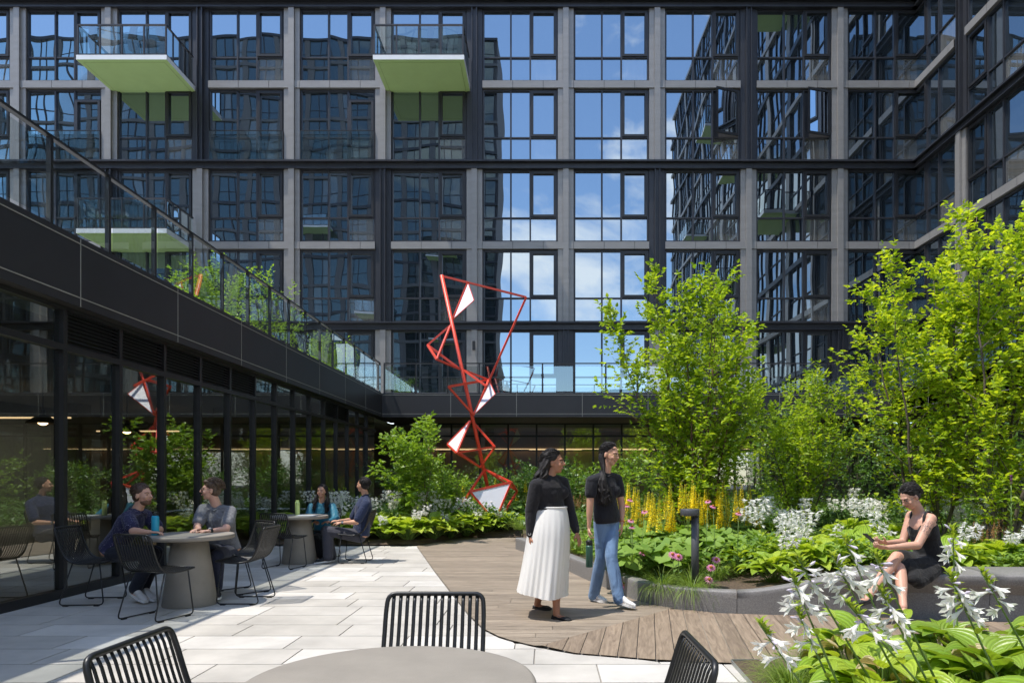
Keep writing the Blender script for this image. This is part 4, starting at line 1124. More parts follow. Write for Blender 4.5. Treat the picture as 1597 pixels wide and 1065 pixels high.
row1 = [(-4.35, 13.65), (-3.75, 13.75), (-3.2, 13.72), (-2.72, 13.62), (-2.30, 13.95), (-2.02, 14.45), (-1.72, 14.95), (-1.32, 15.25), (-.90, 15.45), (-4.95, 13.9)]
where1 = ['directly behind the seated man in plain navy', 'just right of the chair of the man in plain navy', 'between the seated man and the corner of the paving', 'at the corner where paving meets timber deck', 'on the deck edge just past the paving corner', 'on the deck edge in the middle of its curve', 'on the deck edge left of the sculpture foot', 'on the deck edge before the sculpture foot', 'at the right end of the deck edge row', 'in the left corner by the window wall']
for i, ((x, y), w) in enumerate(zip(row1, where1)): spots.append((x, y, .05, (3, 0, 3, 3, 0)[i % 5], 1.3, 'leafy lime hosta '+w))
row2 = [(-4.6, 14.35), (-4.0, 14.4), (-3.45, 14.4), (-2.95, 14.4), (-2.5, 14.65), (-2.15, 15.1), (-1.75, 15.6), (-1.3, 15.9), (-.85, 16.1)]
where2 = ['behind the shoulder of the man in plain navy', 'right behind the back of the man in plain navy', 'left of the lime shrub', 'below the lime shrub', 'below right of the lime shrub', 'between lime shrub and sculpture', 'left of the big bottom sculpture panel', 'in front of the big bottom sculpture panel', 'right of the big bottom sculpture panel']
for i, ((x, y), w) in enumerate(zip(row2, where2)): spots.append((x, y, .08, 2 if i < 6 else 3, 1.2, 'white flowering hosta '+w))
row3 = [(-4.9, 15.1), (-4.3, 15.2), (-3.7, 15.2)]
for (x, y), w in zip(row3, ['back row, nearest the left windows', 'back row, behind the seated couple', 'back row, left of the lime shrub']): spots.append((x, y, .12, 2, 1.15, 'white flowering hosta '+w))
# main bed hostas
mb_sp = [(1205, 7.55, 1, .9, 'broad lime hosta behind the curved kerb, right of the bollard lamp'), (1262, 7.75, 1, 1.0, 'broad lime hosta where the kerb begins to rise'), (1222, 8.6, 2, 1.15, 'tall white flowering hosta behind the broad lime ones'),
 (1330, 8.1, 0, 1.1, 'lime hosta left of the woman with the phone'), (1385, 8.5, 2, 1.1, 'white flowering hosta behind the hands of the woman with the phone'), (1425, 8.3, 0, 1.0, 'lime hosta half hidden by the seated woman'),
 (1180, 9.6, 2, 1.15, 'white flowering hosta right of the yellow spikes'), (1240, 9.9, 2, 1.1, 'white flowering hosta under the small dark birch'), (1300, 9.2, 0, 1.1, 'lime hosta in the middle of the bed under the birches'),
 (1385, 10.3, 2, 1.25, 'tall white flowering hosta high behind the seated woman, left one'), (1455, 9.8, 2, 1.2, 'white flowering hosta right of the seated woman\'s head'), (1515, 9.2, 2, 1.2, 'white flowering hosta between seated woman and right edge'),
 (1480, 7.9, 0, .95, 'lime hosta directly behind the back of the seated woman'), (1155, 8.4, 0, .85, 'small lime hosta among the pink coneflowers'), (1345, 9.6, 0, 1.15, 'lime hosta behind the white blossoms, left of the seated woman\'s head'),
 (1280, 8.9, 3, 1.0, 'small white flowering hosta between the broad lime hosta and the tall ones'), (1345, 8.9, 3, 1.0, 'small white flowering hosta just left of the phone'), (1560, 8.0, 3, 1.0, 'small white flowering hosta left of the rusty astilbe at the edge'), (1215, 9.2, 3, 1.1, 'small white flowering hosta in front of the darker birch'), (1325, 11.2, 2, 1.2, 'white flowering hosta far back between the birches'), (1200, 10.8, 1, 1.2, 'hosta with two white spikes just behind the yellow group'),
 (1490, 7.3, 1, .9, 'upright hosta with one white flower spike right of the seated woman')]
for px, Y, k, s, lab in mb_sp:
    x = (px-CX)*Y/F; spots.append((x, Y, soil_z(x, Y)-.01, k, s, lab))
first = set()
for x, y, z, k, s, lab in spots:
    g = gH1 if y > 13 else 'hostas in the main garden bed'
    rz = R.random()*6.28
    if k not in first:
        first.add(k); o = base_h[k]; o.location = (x, y, z); o.rotation_euler.z = rz; o.scale = (s,)*3; o['label'] = lab; o['group'] = g
    else: clone(base_h[k], (x, y, z), rz, lab, g, s)

# ---------- ligularia: round leaves and yellow spikes
def round_leaf(mb, p, az, r, tilt, m=0):
    out_ = Vector((math.cos(az), math.sin(az), 0)); side = Vector((-math.sin(az), math.cos(az), 0))
    d = out_*math.cos(tilt)+Vector((0, 0, math.sin(tilt))); nn = Vector((0, 0, 1))*math.cos(tilt)-out_*math.sin(tilt)
    n = len(mb.v); mb.v.append(Vector(p)); K = 11
    for k in range(K):
        a = -math.pi*.86 + 2*math.pi*.86*k/(K-1); rr = r*(1+.10*(k % 2))
        mb.v.append(Vector(p) + d*math.cos(a)*rr + side*math.sin(a)*rr + nn*(r*.22*(abs(a)/math.pi)-.05*r*(k % 2)))
    for k in range(K-1): mb.face([n, n+1+k, n+2+k], m, None, True)
def ligularia(seed, spikes, leaves=26, h=.5):
    rr = random.Random(seed); t_ = thing('ligularia', 'x', 'plant', (0, 0, -9), 0, 'ligularias with yellow flower spikes'); lf = MB(); st_ = MB()
    for i in range(leaves):
        az = i*2.4; r0 = .38*math.sqrt((i+.5)/leaves); z = h*rr.uniform(.45, 1.0)
        p = (math.cos(az)*r0, math.sin(az)*r0, z); round_leaf(lf, p, az, rr.uniform(.08, .13), rr.uniform(-.6, .2)); st_.tube([(p[0]*.2, p[1]*.2, 0), p], .004, 3, cap=False)
    lf.build('foliage', lLig, t_, world=False); st_.build('leaf_stalk', mStem, t_, world=False)
    for s in range(spikes):
        x, y = rr.uniform(-.26, .26), rr.uniform(-.26, .26); H = h+rr.uniform(.18, .66); f = MB(); s_ = MB(); s_.tube([(x*.4, y*.4, .1), (x, y, H)], .005, 4, cap=False)
        so_ = s_.build('flower_spike', mStem, t_, world=False); n = 120; LH = rr.uniform(.30, .44)
        for j in range(n):
            t = j/n; a = j*2.4; r = .043*(1-t*.72); p = Vector((x+math.cos(a)*r*.4, y+math.sin(a)*r*.4, H-LH+LH*t)); d = Vector((math.cos(a), math.sin(a), rr.uniform(-.2, .6)))
            leaf4(f, p, d, Vector((rr.uniform(-.5, .5), rr.uniform(-.5, .5), 1)), r*1.05, r*.85)
        f.build('floret_column', pYellow, so_, world=False)
    return t_
lig = [ligularia(3, 4), ligularia(4, 3), ligularia(6, 5), ligularia(8, 0, 30, .42)]
lsp = [(985, 9.6, 0, 'left of the woman in jeans, by her shoulder'), (1020, 9.9, 2, 'in the left third of the yellow group'), (1060, 9.5, 0, 'above the bollard lamp head'), (1095, 10.1, 2, 'at the foot of the tall left birch'), (1125, 9.7, 1, 'just right of the tall left birch trunk'), (1150, 10.2, 2, 'at the right end of the yellow group'),
 (1000, 10.6, 1, 'far left in the back row of the yellow group'), (1045, 10.9, 2, 'in the middle of the back row of the yellow group'), (1135, 11.2, 1, 'in the back row near the white hosta flowers'), (762, 16.9, 1, 'behind the foot of the sculpture'), (808, 16.6, 1, 'right of the sculpture foot'),
 (735, 16.9, 1, 'left of the bottom sculpture panel'),
 (970, 9.9, 2, 'directly behind the head height of the woman in jeans'), (1040, 9.3, 1, 'front row, left of the bollard lamp head'), (1080, 9.2, 0, 'front row, just right above the bollard lamp head'), (1112, 9.3, 2, 'front row, before the birch trunk'), (1140, 9.4, 0, 'front row, at the right end of the yellow group'), (1008, 9.2, 2, 'front row, at the left end of the yellow group'), (1075, 10.8, 2, 'back row, left of the birch trunk'), (1160, 10.9, 1, 'back row, rightmost of the yellow group')]
lff = [(965, 8.6, 'behind the knees of the woman in jeans'), (1000, 8.5, 'right of the hand of the woman in jeans'), (1035, 8.7, 'left of the bollard lamp head'), (1075, 8.8, 'behind the bollard lamp post'), (1115, 8.9, 'right of the bollard lamp head'), (1145, 9.0, 'among the pink coneflowers'), (980, 7.95, 'by the kerb right of the walking jeans'), (1040, 8.05, 'low beside the bollard lamp')]
used = set()
def place(b, k, x, y, z, lab, s=1.0, pool=lig):
    if (id(pool), k) not in used:
        used.add((id(pool), k)); o = pool[k]; o.location = (x, y, z); o.scale = (s,)*3; o.rotation_euler.z = R.random()*6; o['label'] = lab
    else: clone(pool[k], (x, y, z), R.random()*6.28, lab, None, s)
for px, Y, k, w in lsp:
    x = (px-CX)*Y/F; place(0, k, x, Y, soil_z(x, Y), 'yellow spiked ligularia '+w, 1.0)
for px, Y, w in lff:
    x = (px-CX)*Y/F; place(0, 3, x, Y, soil_z(x, Y), 'round leaved ligularia without flowers '+w, 1.0)

# ---------- coneflowers
def coneflower(px, py, Y, lab, face=0.3, k=1.0):
    p = P(px, py, Y); g = (p.x+R.uniform(-.04, .04), Y+R.uniform(-.03, .06), soil_z(p.x, Y)-.02)
    t_ = thing('coneflower', lab, 'flower', g, 0, 'pink coneflowers'); st_ = MB(); st_.tube([g, (g[0]*.6+p.x*.4, g[1], g[2]+(p.z-g[2])*.5), (p.x, p.y, p.z-.01)], .0035, 4)
    for q in range(5):
        t = .15+.12*q; leaf4(st_, Vector(g).lerp(p, t), Vector((R.uniform(-1, 1), R.uniform(-1, 1), .3)), Vector((0, 0, 1)), .11, .035)
    st_.build('stem', mStem, t_)
    ax = Vector((R.uniform(-.3, .3), -face-R.uniform(0, .3), 1)).normalized(); x, y, ax = frame_of(ax); f = MB(); K = 14
    for i in range(K):
        a = 2*math.pi*i/K; rd = x*math.cos(a)+y*math.sin(a); tg = x*-math.sin(a)+y*math.cos(a); r = .048*k
        f.poly([p+rd*.012, p+rd*r*.55+tg*.008-ax*.003, p+rd*r-ax*.016, p+rd*r*.55-tg*.008-ax*.003])
    f.build('petal_ring', pPink, t_)
    c = MB(); c.ell(p+ax*.006, (.016*k, .016*k, .014*k), (x, y, ax), 8, 6); c.build('cone', pOrange, t_)
cf = [(983, 779, 8.2, 'beside the short sleeve of the woman in jeans, upper'), (977, 788, 8.2, 'beside the short sleeve of the woman in jeans, lower'), (1005, 797, 8.1, 'alone between the woman in jeans and the yellow spikes'), (984, 811, 7.9, 'upper of the pair by the elbow of the woman in jeans'), (986, 821, 7.9, 'lower of the pair by the elbow of the woman in jeans'),
 (1049, 864, 7.35, 'left of the close pair beside the bollard lamp post'), (1058, 867, 7.3, 'right of the close pair beside the bollard lamp post'), (1104, 781, 8.3, 'above right of the bollard lamp head, upper'), (1112, 789, 8.2, 'above right of the bollard lamp head, lower'), (1152, 800, 8.1, 'farthest right, before the lime hosta'),
 (1117, 872, 7.4, 'low to the right of the bollard lamp post, upper'), (1109, 884, 7.3, 'low to the right of the bollard lamp post, middle'), (1106, 903, 7.05, 'open toward us just above the kerb right of the bollard lamp'), (981, 903, 7.75, 'hanging over the kerb beside the white shoe of the woman in jeans'), (974, 912, 7.7, 'drooping over the kerb by the jeans'), (1003, 861, 7.8, 'pale one low in the grass right of the green bottle')]
for px, py, Y, lab in cf: coneflower(px, py, Y, 'pink coneflower '+lab, .9 if py > 850 else .2, 1.15 if py > 850 else .95)

# ---------- grasses
def grass_tuft(label, loc, n, H, spread, seed, droop=1.2, w=.0035, mat=None, name='grass_tuft', group='fine grass tufts', bias=(0, 0)):
    rr = random.Random(seed); t_ = thing(name, label, 'grass', loc, 0, group); mb = MB()
    for i in range(n):
        az = rr.random()*6.28; r0 = spread*.25*rr.random(); L_ = H*rr.uniform(.55, 1.15); th = rr.uniform(.7, 1.5); p = Vector((math.cos(az)*r0, math.sin(az)*r0, 0))
        d = Vector((math.cos(az)+bias[0], math.sin(az)+bias[1], 0)).normalized(); side = Vector((-d.y, d.x, 0)); n0 = len(mb.v); K = 6; ar = droop*rr.uniform(.5, 1.3)
        for k in range(K+1):
            ww = w*(1-k/K*.85); mb.v += [p+side*ww, p-side*ww]; p = p + (d*math.cos(th)+Vector((0, 0, math.sin(th))))*(L_/K); th -= ar/K*1.5
        for k in range(K): mb.face([n0+2*k, n0+2*k+1, n0+2*k+3, n0+2*k+2], 0, None, True)
    mb.build('blades', mat or lGrass, t_, world=False); return t_
gr = [(1032, 7.22, 420, .42, .35, 'left light grass tuft spilling over the curved kerb', 1.6, (0, -.5)), (1080, 7.05, 420, .42, .3, 'right light grass tuft spilling over the curved kerb before the bollard lamp', 1.6, (0, -.5)), (972, 8.55, 300, .40, .5, 'soft grass tuft behind the kerb right of the walking jeans', 1.0, (0, 0)),
 (1010, 7.9, 300, .36, .5, 'soft grass tuft left of the bollard lamp', 1.0, (0, 0)), (905, 10.4, 350, .42, .7, 'tall soft grass between the two walking women', .9, (0, 0)), (885, 11.5, 350, .45, .7, 'tall soft grass behind the arm of the woman in the white skirt', .9, (0, 0)), (945, 9.3, 300, .4, .6, 'soft grass tuft behind the green bottle', .9, (0, 0)),
 (812, 14.2, 350, .40, .6, 'grass tuft at the far left end of the planter edge', 1.0, (0, 0)), (835, 13.0, 350, .4, .6, 'grass tuft hidden by the arm of the woman in the white skirt', 1.0, (0, 0)), (1115, 8.1, 300, .40, .6, 'soft grass tuft behind the coneflowers', 1.0, (0, 0)), (1075, 7.7, 260, .35, .5, 'soft grass tuft around the bollard lamp', 1.0, (0, 0)),
 (1420, 7.4, 240, .35, .5, 'soft grass hidden behind the seated woman', 1.0, (0, 0))]
for i, (px, Y, n, H, sp, lab, dr, bi) in enumerate(gr):
    x = (px-CX)*Y/F; grass_tuft(lab, (x, Y, soil_z(x, Y)-.01), n, H, sp, 200+i, dr, .003, bias=bi)
# rusty astilbe plumes
def plume_plant(label, px, Y, seed, h=.5):
    rr = random.Random(seed); x = (px-CX)*Y/F; t_ = thing('astilbe', label, 'plant', (x, Y, soil_z(x, Y)), 0, 'rusty astilbes'); mb = MB(); lf = MB()
    for s in range(22):
        a = rr.random()*6.28; r = .22*math.sqrt(rr.random()); b = Vector((math.cos(a)*r, math.sin(a)*r, h*rr.uniform(.75, 1.05)))
        for j in range(34):
            t = rr.random(); w = .035*(1-t); p = b + Vector((rr.uniform(-w, w), rr.uniform(-w, w), .16*t-.05)); leaf4(mb, p, Vector((rr.uniform(-1, 1), rr.uniform(-1, 1), .8)), Vector((0, 0, 1)), .018, .010)
    for j in range(260):
        a = rr.random()*6.28; r = .3*math.sqrt(rr.random()); p = Vector((math.cos(a)*r, math.sin(a)*r, h*.7*rr.random())); leaf4(lf, p, Vector((rr.uniform(-1, 1), rr.uniform(-1, 1), .3)), Vector((0, 0, 1)), .07, .035)
    mb.add(lf, None, 1); mb.build('plume_foliage', [lRust, lCover], t_, world=False)
plume_plant('rusty brown astilbe behind the shoulder of the seated woman', 1545, 8.2, 1, .50); plume_plant('rusty brown astilbe cut by the right picture edge', 1597, 8.5, 2, .58); plume_plant('small rusty astilbe between the women at the back', 905, 13.0, 3, .6)
# purple blazing star
def liatris(px, py, Y, lab):
    p = P(px, py, Y); g = Vector((p.x, Y, soil_z(p.x, Y))); t_ = thing('blazing_star', lab, 'flower', g); mb = MB(); mb.tube([g, p], .005, 4)
    for j in range(60): leaf4(mb, g.lerp(p, .3+.65*R.random()), Vector((R.uniform(-1, 1), R.uniform(-1, 1), .6)), Vector((0, 0, 1)), .09, .008)
    mb.build('stem', mStem, t_); mb = MB()
    for j in range(70):
        t = R.random(); leaf4(mb, p+Vector((0, 0, -.02+.10*t)), Vector((R.uniform(-1, 1), R.uniform(-1, 1), .2)), Vector((0, 0, 1)), .022, .01)
    mb.build('flower_head', leafmat('purple floret', (.30, .08, .42), (.42, .14, .55)), t_)
liatris(1577, 752, 7.9, 'single purple flower spike near the right picture edge')

# ---------- ground cover that fills the beds
def cover(name, pts, n, H, leafL, mat, seed, dens=lambda x, y: 1, zf=soil_z):
    rr = random.Random(seed); mb = MB(); x0, x1, y0, y1 = pts
    for i in range(n):
        x = rr.uniform(x0, x1); y = y0 + (y1-y0)*rr.random()**1.3
        if not dens(x, y): continue
        h = H*(.5+.8*(mnoise.noise(Vector((x*.9, y*.9, seed)))+.5)); p = Vector((x, y, zf(x, y)+max(.03, h)*rr.random()**.7))
        k = leafL*rr.uniform(.6, 1.3); leaf4(mb, p, Vector((rr.uniform(-1, 1), rr.uniform(-1, 1), rr.uniform(-.2, .7))), Vector((rr.uniform(-.5, .5), rr.uniform(-.5, .5), 1)), k, k*.55)
    o = mb.build(name, mat); o['kind'] = 'stuff'; return o
def in_bed(x, y): return y > (bed_y0(x)+.25 if x > inner[0].x else 15.4) and not (1.2 < x < 3.1 and y < 7.9)
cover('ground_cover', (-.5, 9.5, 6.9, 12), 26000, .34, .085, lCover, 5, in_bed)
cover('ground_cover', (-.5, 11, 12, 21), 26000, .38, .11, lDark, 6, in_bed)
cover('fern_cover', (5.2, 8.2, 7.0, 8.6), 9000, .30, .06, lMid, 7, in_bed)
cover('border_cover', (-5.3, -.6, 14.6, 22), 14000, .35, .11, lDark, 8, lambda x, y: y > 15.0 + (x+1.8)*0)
# ---------- foreground bed
gF = 'large hostas in the foreground bed'
fgz = fz
fh = [(1.95, 4.25, .46, .32, 26, .30, 'bright hosta at the back left of the foreground leaves, next to the fine grass'), (1.45, 3.35, .40, .24, 22, .26, 'small bright hosta at the left end of the foreground leaves'), (1.75, 3.55, .50, .34, 30, .30, 'large hosta at the bottom right with pale dried leaf edges, left one'), (2.35, 3.6, .52, .36, 32, .31, 'large glossy hosta in the middle of the bottom right corner'), (1.55, 2.95, .42, .26, 24, .28, 'low hosta with many bleached leaves at the very bottom'),
 (2.95, 3.75, .52, .38, 30, .31, 'large hosta at the right picture edge near the bottom'), (2.15, 2.85, .5, .30, 26, .30, 'hosta with curled dry leaves at the bottom edge, right of the low one'), (2.6, 4.35, .45, .32, 26, .28, 'broad green hosta at the back of the foreground bed near the deck'),
 (2.75, 2.95, .5, .34, 26, .3, 'hosta in the bottom right picture corner'), (3.3, 4.3, .5, .34, 26, .3, 'broad green hosta at the back of the foreground bed beside the picture edge')]
for i, (x, y, r, h, n, LL, lab) in enumerate(fh):
    hosta(lab, (x, y, fgz(x, y)-.02), r, h, int(n*1.7), LL*.88, lHostaD if i % 2 else lHosta, 0, group=gF, bleached=(.30 if i in (0, 2, 4) else .18), near=True, seed=30+i)
# long flower stalks: base pixel, tip pixel, depth of base and tip, number of open flowers
fs = [((1262, 1085), (1184, 972), 3.0, 2.9, 4, 3, 'leftmost white hosta flower spike in the foreground, over the grass'), ((1318, 1090), (1232, 892), 3.2, 3.1, 5, 3, 'second white hosta flower spike from the left, leaning over the timber deck'),
 ((1300, 1075), (1240, 945), 3.4, 3.4, 4, 3, 'short white hosta flower spike just above the left foreground leaves'), ((1372, 1085), (1243, 868), 3.4, 3.3, 6, 4, 'tall leaning white hosta flower spike before the concrete kerb'), ((1410, 1075), (1298, 866), 3.3, 3.2, 8, 5, 'densest white hosta flower cluster, left of the seated woman\'s shin'),
 ((1420, 1070), (1316, 838), 3.6, 3.6, 5, 3, 'tallest white hosta flower spike left of the seated woman\'s hands'), ((1460, 1060), (1362, 862), 3.2, 3.1, 4, 4, 'white hosta flower spike crossing the seated woman\'s shin'), ((1448, 1065), (1372, 918), 3.1, 3.1, 6, 4, 'white hosta flower spike in front of the seated woman\'s feet'),
 ((1440, 1075), (1320, 940), 2.9, 2.9, 5, 3, 'low white hosta flower spike left of the seated woman\'s sandal'), ((1560, 1065), (1478, 892), 3.1, 3.1, 9, 4, 'large white hosta flower cluster in front of the right bench'), ((1625, 1060), (1530, 890), 3.2, 3.2, 4, 4, 'white hosta flower spike at the right picture edge'),
 ((1500, 1060), (1486, 822), 4.2, 4.3, 5, 4, 'upright white hosta flower spike right of the seated woman\'s knees')]
for i, (pb, ptip, Yb, Yt, nf, nb_, lab) in enumerate(fs):
    R = random.Random(700+i)
    b0 = P(pb[0], pb[1], Yb); tip = P(ptip[0], ptip[1], Yt); z0 = fz(b0.x, b0.y); b0 = b0 + (b0-tip)*max(0, (b0.z-z0)/max(.05, tip.z-b0.z)); b0.z = z0
    t_ = thing('hosta_flower_spike', lab, 'flower', b0, 0, 'white hosta flower spikes in the foreground'); s_ = MB(); mid = b0.lerp(tip, .5)+Vector((-.02, 0, .035))
    cp = []
    for k in range(9):
        t = k/8; cp.append(b0*(1-t)**2+mid*2*t*(1-t)+tip*t*t)
    s_.tube(cp, [.0075-.004*k/8 for k in range(9)], 7)
    def at(t): x = min(.999, t)*8; j = int(x); return cp[j].lerp(cp[j+1], x-j)
    Ls = (tip-b0).length; topf = .22/Ls
    f = MB(); br = MB()
    for j in range(nf):
        t = 1-topf*(.30+.65*j/max(1, nf-1)); p = at(t); a = R.uniform(-.4, .4) + (math.pi if j % 2 else 0)
        d = Vector((math.cos(a)*.8-.25, R.uniform(-.7, .2), R.uniform(-.95, -.15))).normalized(); trumpet(f, p, d, R.uniform(.08, .108))
        blade(br, p-Vector((0, 0, .004)), math.atan2(d.y, d.x), .05, .022, .6, .5, 0, .2, 2, 3)
    f.build('open_blossom', pWhite, t_)
    bd = MB()
    for j in range(nb_): 
        t = 1-topf*(.12+.6*R.random()); d = Vector((R.uniform(-1, .6), R.uniform(-.8, .3), R.uniform(-.1, .5))).normalized(); trumpet(bd, at(t), d, R.uniform(.04, .07), 0, bud=True)
    s_.add(bd, None, 2)
    for j in range(22):
        t = 1-topf*.42*(j/21); a = j*2.4; blade(br, at(t), a, R.uniform(.035, .055), .018, .8, 1.0, 0, .3, 2, 3)
    for j in range(2): blade(br, at(.45+.2*j), R.uniform(-3, 3), .10, .045, .9, .7, 0, .25, 4, 6)
    s_.add(br, None, 1); s_.build('stalk', [mStem, lHosta, pLilac], t_)
R = random.Random(99)
for i, (x, y, n, lab) in enumerate([(1.52, 4.2, 800, 'big fine grass clump at the corner of the foreground bed by the deck'), (1.32, 3.55, 600, 'fine grass clump beside the pavers at the bottom edge'), (1.85, 4.55, 600, 'fine grass clump against the deck behind the foreground hostas'), (1.25, 3.05, 500, 'fine grass clump in the bottom corner behind the black chair')]):
    grass_tuft(lab, (x, y, .03), n, .34, .5, 300+i, 1.3, .0022, group='fine grass clumps in the foreground bed')
# ============================================================ people
def remeshed(mb, name, mat, parent, voxel=.008, smooth=3, world=True, mats=None):
    W = WM.get(parent.name)
    if W is not None and world:
        Wi = W.inverted(); mb.v = [Wi @ v for v in mb.v]
    me = mb.mesh(name, mat); o = bpy.data.objects.new(name, me); scene.collection.objects.link(o)
    r = o.modifiers.new('r', 'REMESH'); r.mode = 'VOXEL'; r.voxel_size = voxel; r.use_smooth_shade = True
    if smooth: s = o.modifiers.new('s', 'SMOOTH'); s.factor = .5; s.iterations = smooth
    dg = bpy.context.evaluated_depsgraph_get(); dg.update()
    m2 = bpy.data.meshes.new_from_object(o.evaluated_get(dg)); m2.name = name
    o.modifiers.clear(); o.data = m2; m2.materials.clear(); m2.materials.append(mat)
    m2.polygons.foreach_set('use_smooth', [True]*len(m2.polygons))
    o.parent = parent
    return o
def skinmat(name, c, tattoo=None):
    m, t, b = newmat(name)
    tcn = N(t, 'ShaderNodeTexCoord'); nz = N(t, 'ShaderNodeTexNoise', Scale=14.0, Detail=4.0); t.links.new(tcn.outputs['Object'], nz.inputs['Vector'])
    mx = N(t, 'ShaderNodeMixRGB'); mx.inputs[1].default_value = sc3(c, .9); mx.inputs[2].default_value = (min(1, c[0]*1.1), c[1]*1.02, c[2]*.98, 1); t.links.new(nz.outputs['Fac'], mx.inputs[0]); col = mx.outputs[0]
    if tattoo:
        cpos, rad = tattoo
        vs = N(t, 'ShaderNodeVectorMath', operation='DISTANCE'); vs.inputs[1].default_value = cpos; t.links.new(tcn.outputs['Object'], vs.inputs[0])
        mr = N(t, 'ShaderNodeMapRange'); mr.inputs['From Min'].default_value = rad*.8; mr.inputs['From Max'].default_value = rad*1.15; mr.inputs['To Min'].default_value = 1; mr.inputs['To Max'].default_value = 0
        t.links.new(vs.outputs['Value'], mr.inputs['Value'])
        n2 = N(t, 'ShaderNodeTexNoise', Scale=42.0, Detail=1.0, Distortion=2.0); t.links.new(tcn.outputs['Object'], n2.inputs['Vector'])
        cr = N(t, 'ShaderNodeValToRGB'); e = cr.color_ramp.elements; e[0].position = .44; e[0].color = (0,0,0,1); e[1].position = .49; e[1].color = (1,1,1,1)
        e2 = cr.color_ramp.elements.new(.55); e2.color = (1,1,1,1); e3 = cr.color_ramp.elements.new(.60); e3.color = (0,0,0,1)
        t.links.new(n2.outputs['Fac'], cr.inputs[0]); ml = N(t, 'ShaderNodeMath', operation='MULTIPLY'); t.links.new(cr.outputs[0], ml.inputs[0]); t.links.new(mr.outputs[0], ml.inputs[1])
        m3 = N(t, 'ShaderNodeMixRGB'); m3.inputs[2].default_value = (.045, .045, .05, 1); t.links.new(ml.outputs[0], m3.inputs[0]); t.links.new(col, m3.inputs[1]); col = m3.outputs[0]
    t.links.new(col, b.inputs['Base Color']); b.inputs['Roughness'].default_value = .5
    b.inputs['Subsurface Weight'].default_value = .12; b.inputs['Subsurface Radius'].default_value = (.01, .004, .002); b.inputs['Specular IOR Level'].default_value = .35
    return m
def cloth(name, c, var=.12, fold=.6, fs=14, rough=.85, stretch=None):
    m, t, b = newmat(name)
    tcn = N(t, 'ShaderNodeTexCoord'); src = tcn.outputs['Object']
    if stretch: mp = N(t, 'ShaderNodeMapping'); mp.inputs['Scale'].default_value = stretch; t.links.new(src, mp.inputs[0]); src = mp.outputs[0]
    nz = N(t, 'ShaderNodeTexNoise', Scale=float(fs), Detail=4.0, Distortion=.8); t.links.new(src, nz.inputs['Vector'])
    mx = N(t, 'ShaderNodeMixRGB'); mx.inputs[1].default_value = sc3(c, 1-var); mx.inputs[2].default_value = sc3(c, 1+var); t.links.new(nz.outputs['Fac'], mx.inputs[0])
    t.links.new(mx.outputs[0], b.inputs['Base Color']); b.inputs['Roughness'].default_value = rough; b.inputs['Sheen Weight'].default_value = .12; b.inputs['Specular IOR Level'].default_value = .25
    bp = N(t, 'ShaderNodeBump', Strength=fold, Distance=.03); t.links.new(nz.outputs['Fac'], bp.inputs['Height']); t.links.new(bp.outputs[0], b.inputs['Normal'])
    return m, t, b, mx, src
mHairD = M('near black hair', (.012, .009, .008), .5, 0, .5, 60, .7, 240, stretch=(1, 1, .2), spec=.35)
mHairB = M('brown hair', (.060, .030, .016), .45, 0, .3, 60, .5, 200)
mHairL = M('light brown hair', (.085, .052, .030), .45, 0, .3, 60, .5, 200)
mEyeW = M('eye white', (.36, .33, .31), .35); mEyeD = M('dark iris', (.015, .01, .008), .2); mLip = M('lips', (.42, .17, .15), .4); mLens = M('dark lens', (.01, .01, .012), .12)
mSole = M('white sole', (.72, .71, .69), .6); mWatch = M('black strap', (.015, .015, .015), .5); mSteel = M('watch steel', (.5, .5, .5), .3, .9)
def capsule(mb, a, b, r0, r1, n=10):
    mb.tube([a, Vector(a).lerp(Vector(b), .5), b], [r0, (r0+r1)/2, r1], n); mb.ell(a, (r0,)*3, None, 10, 6); mb.ell(b, (r1,)*3, None, 10, 6)
def limb(mb, a, b, rs):
    n = len(rs)-1; a, b = Vector(a), Vector(b); mb.tube([a.lerp(b, i/n) for i in range(n+1)], list(rs), 12); mb.ell(a, (rs[0],)*3, None, 12, 8); mb.ell(b, (rs[-1],)*3, None, 12, 8)
def hand(mb, w, d, pn, side, curl=.5, s=1.0):
    """w wrist, d direction of the hand, pn palm normal, side +1/-1: which side the thumb leaves"""
    d = Vector(d).normalized(); pn = Vector(pn); pn = (pn - d*pn.dot(d)).normalized(); x = d.cross(pn)*side
    mb.tube([w, w+d*.03*s, w+d*.06*s, w+d*.088*s], [(.020*s, .017*s), (.031*s, .016*s), (.038*s, .015*s), (.036*s, .012*s)], 10, flat=x)
    mb.ell(w, (.020*s,)*3, None, 8, 6)
    for k, (o, L_) in enumerate(((.030, .066), (.010, .078), (-.011, .073), (-.031, .056))):
        b = w + d*(.084*s) + x*(o*s); dd = (d + x*o*3).normalized(); a1 = curl*.5; p = b; r = .0088*s
        for q in range(3):
            dd2 = (dd*math.cos(a1) + pn*math.sin(a1)).normalized(); e = p + dd2*L_*s*(.42, .32, .26)[q]
            capsule(mb, p, e, r, r*.9, 7); p = e; r *= .9; a1 += curl*.9
    b = w + d*.028*s + x*.024*s; dd = (d*.62 + x*.72 + pn*.25).normalized(); e = b+dd*.040*s; capsule(mb, b, e, .0125*s, .011*s, 7)
    dd = (d*.85 + x*.25 + pn*(.2+curl*.4)).normalized(); capsule(mb, e, e+dd*.034*s, .0105*s, .0085*s, 7)
def axes_of(f, up=(0, 0, 1)):
    f = Vector(f).normalized(); u = Vector(up); u = (u - f*u.dot(f)).normalized(); r = f.cross(u); return r, f, u
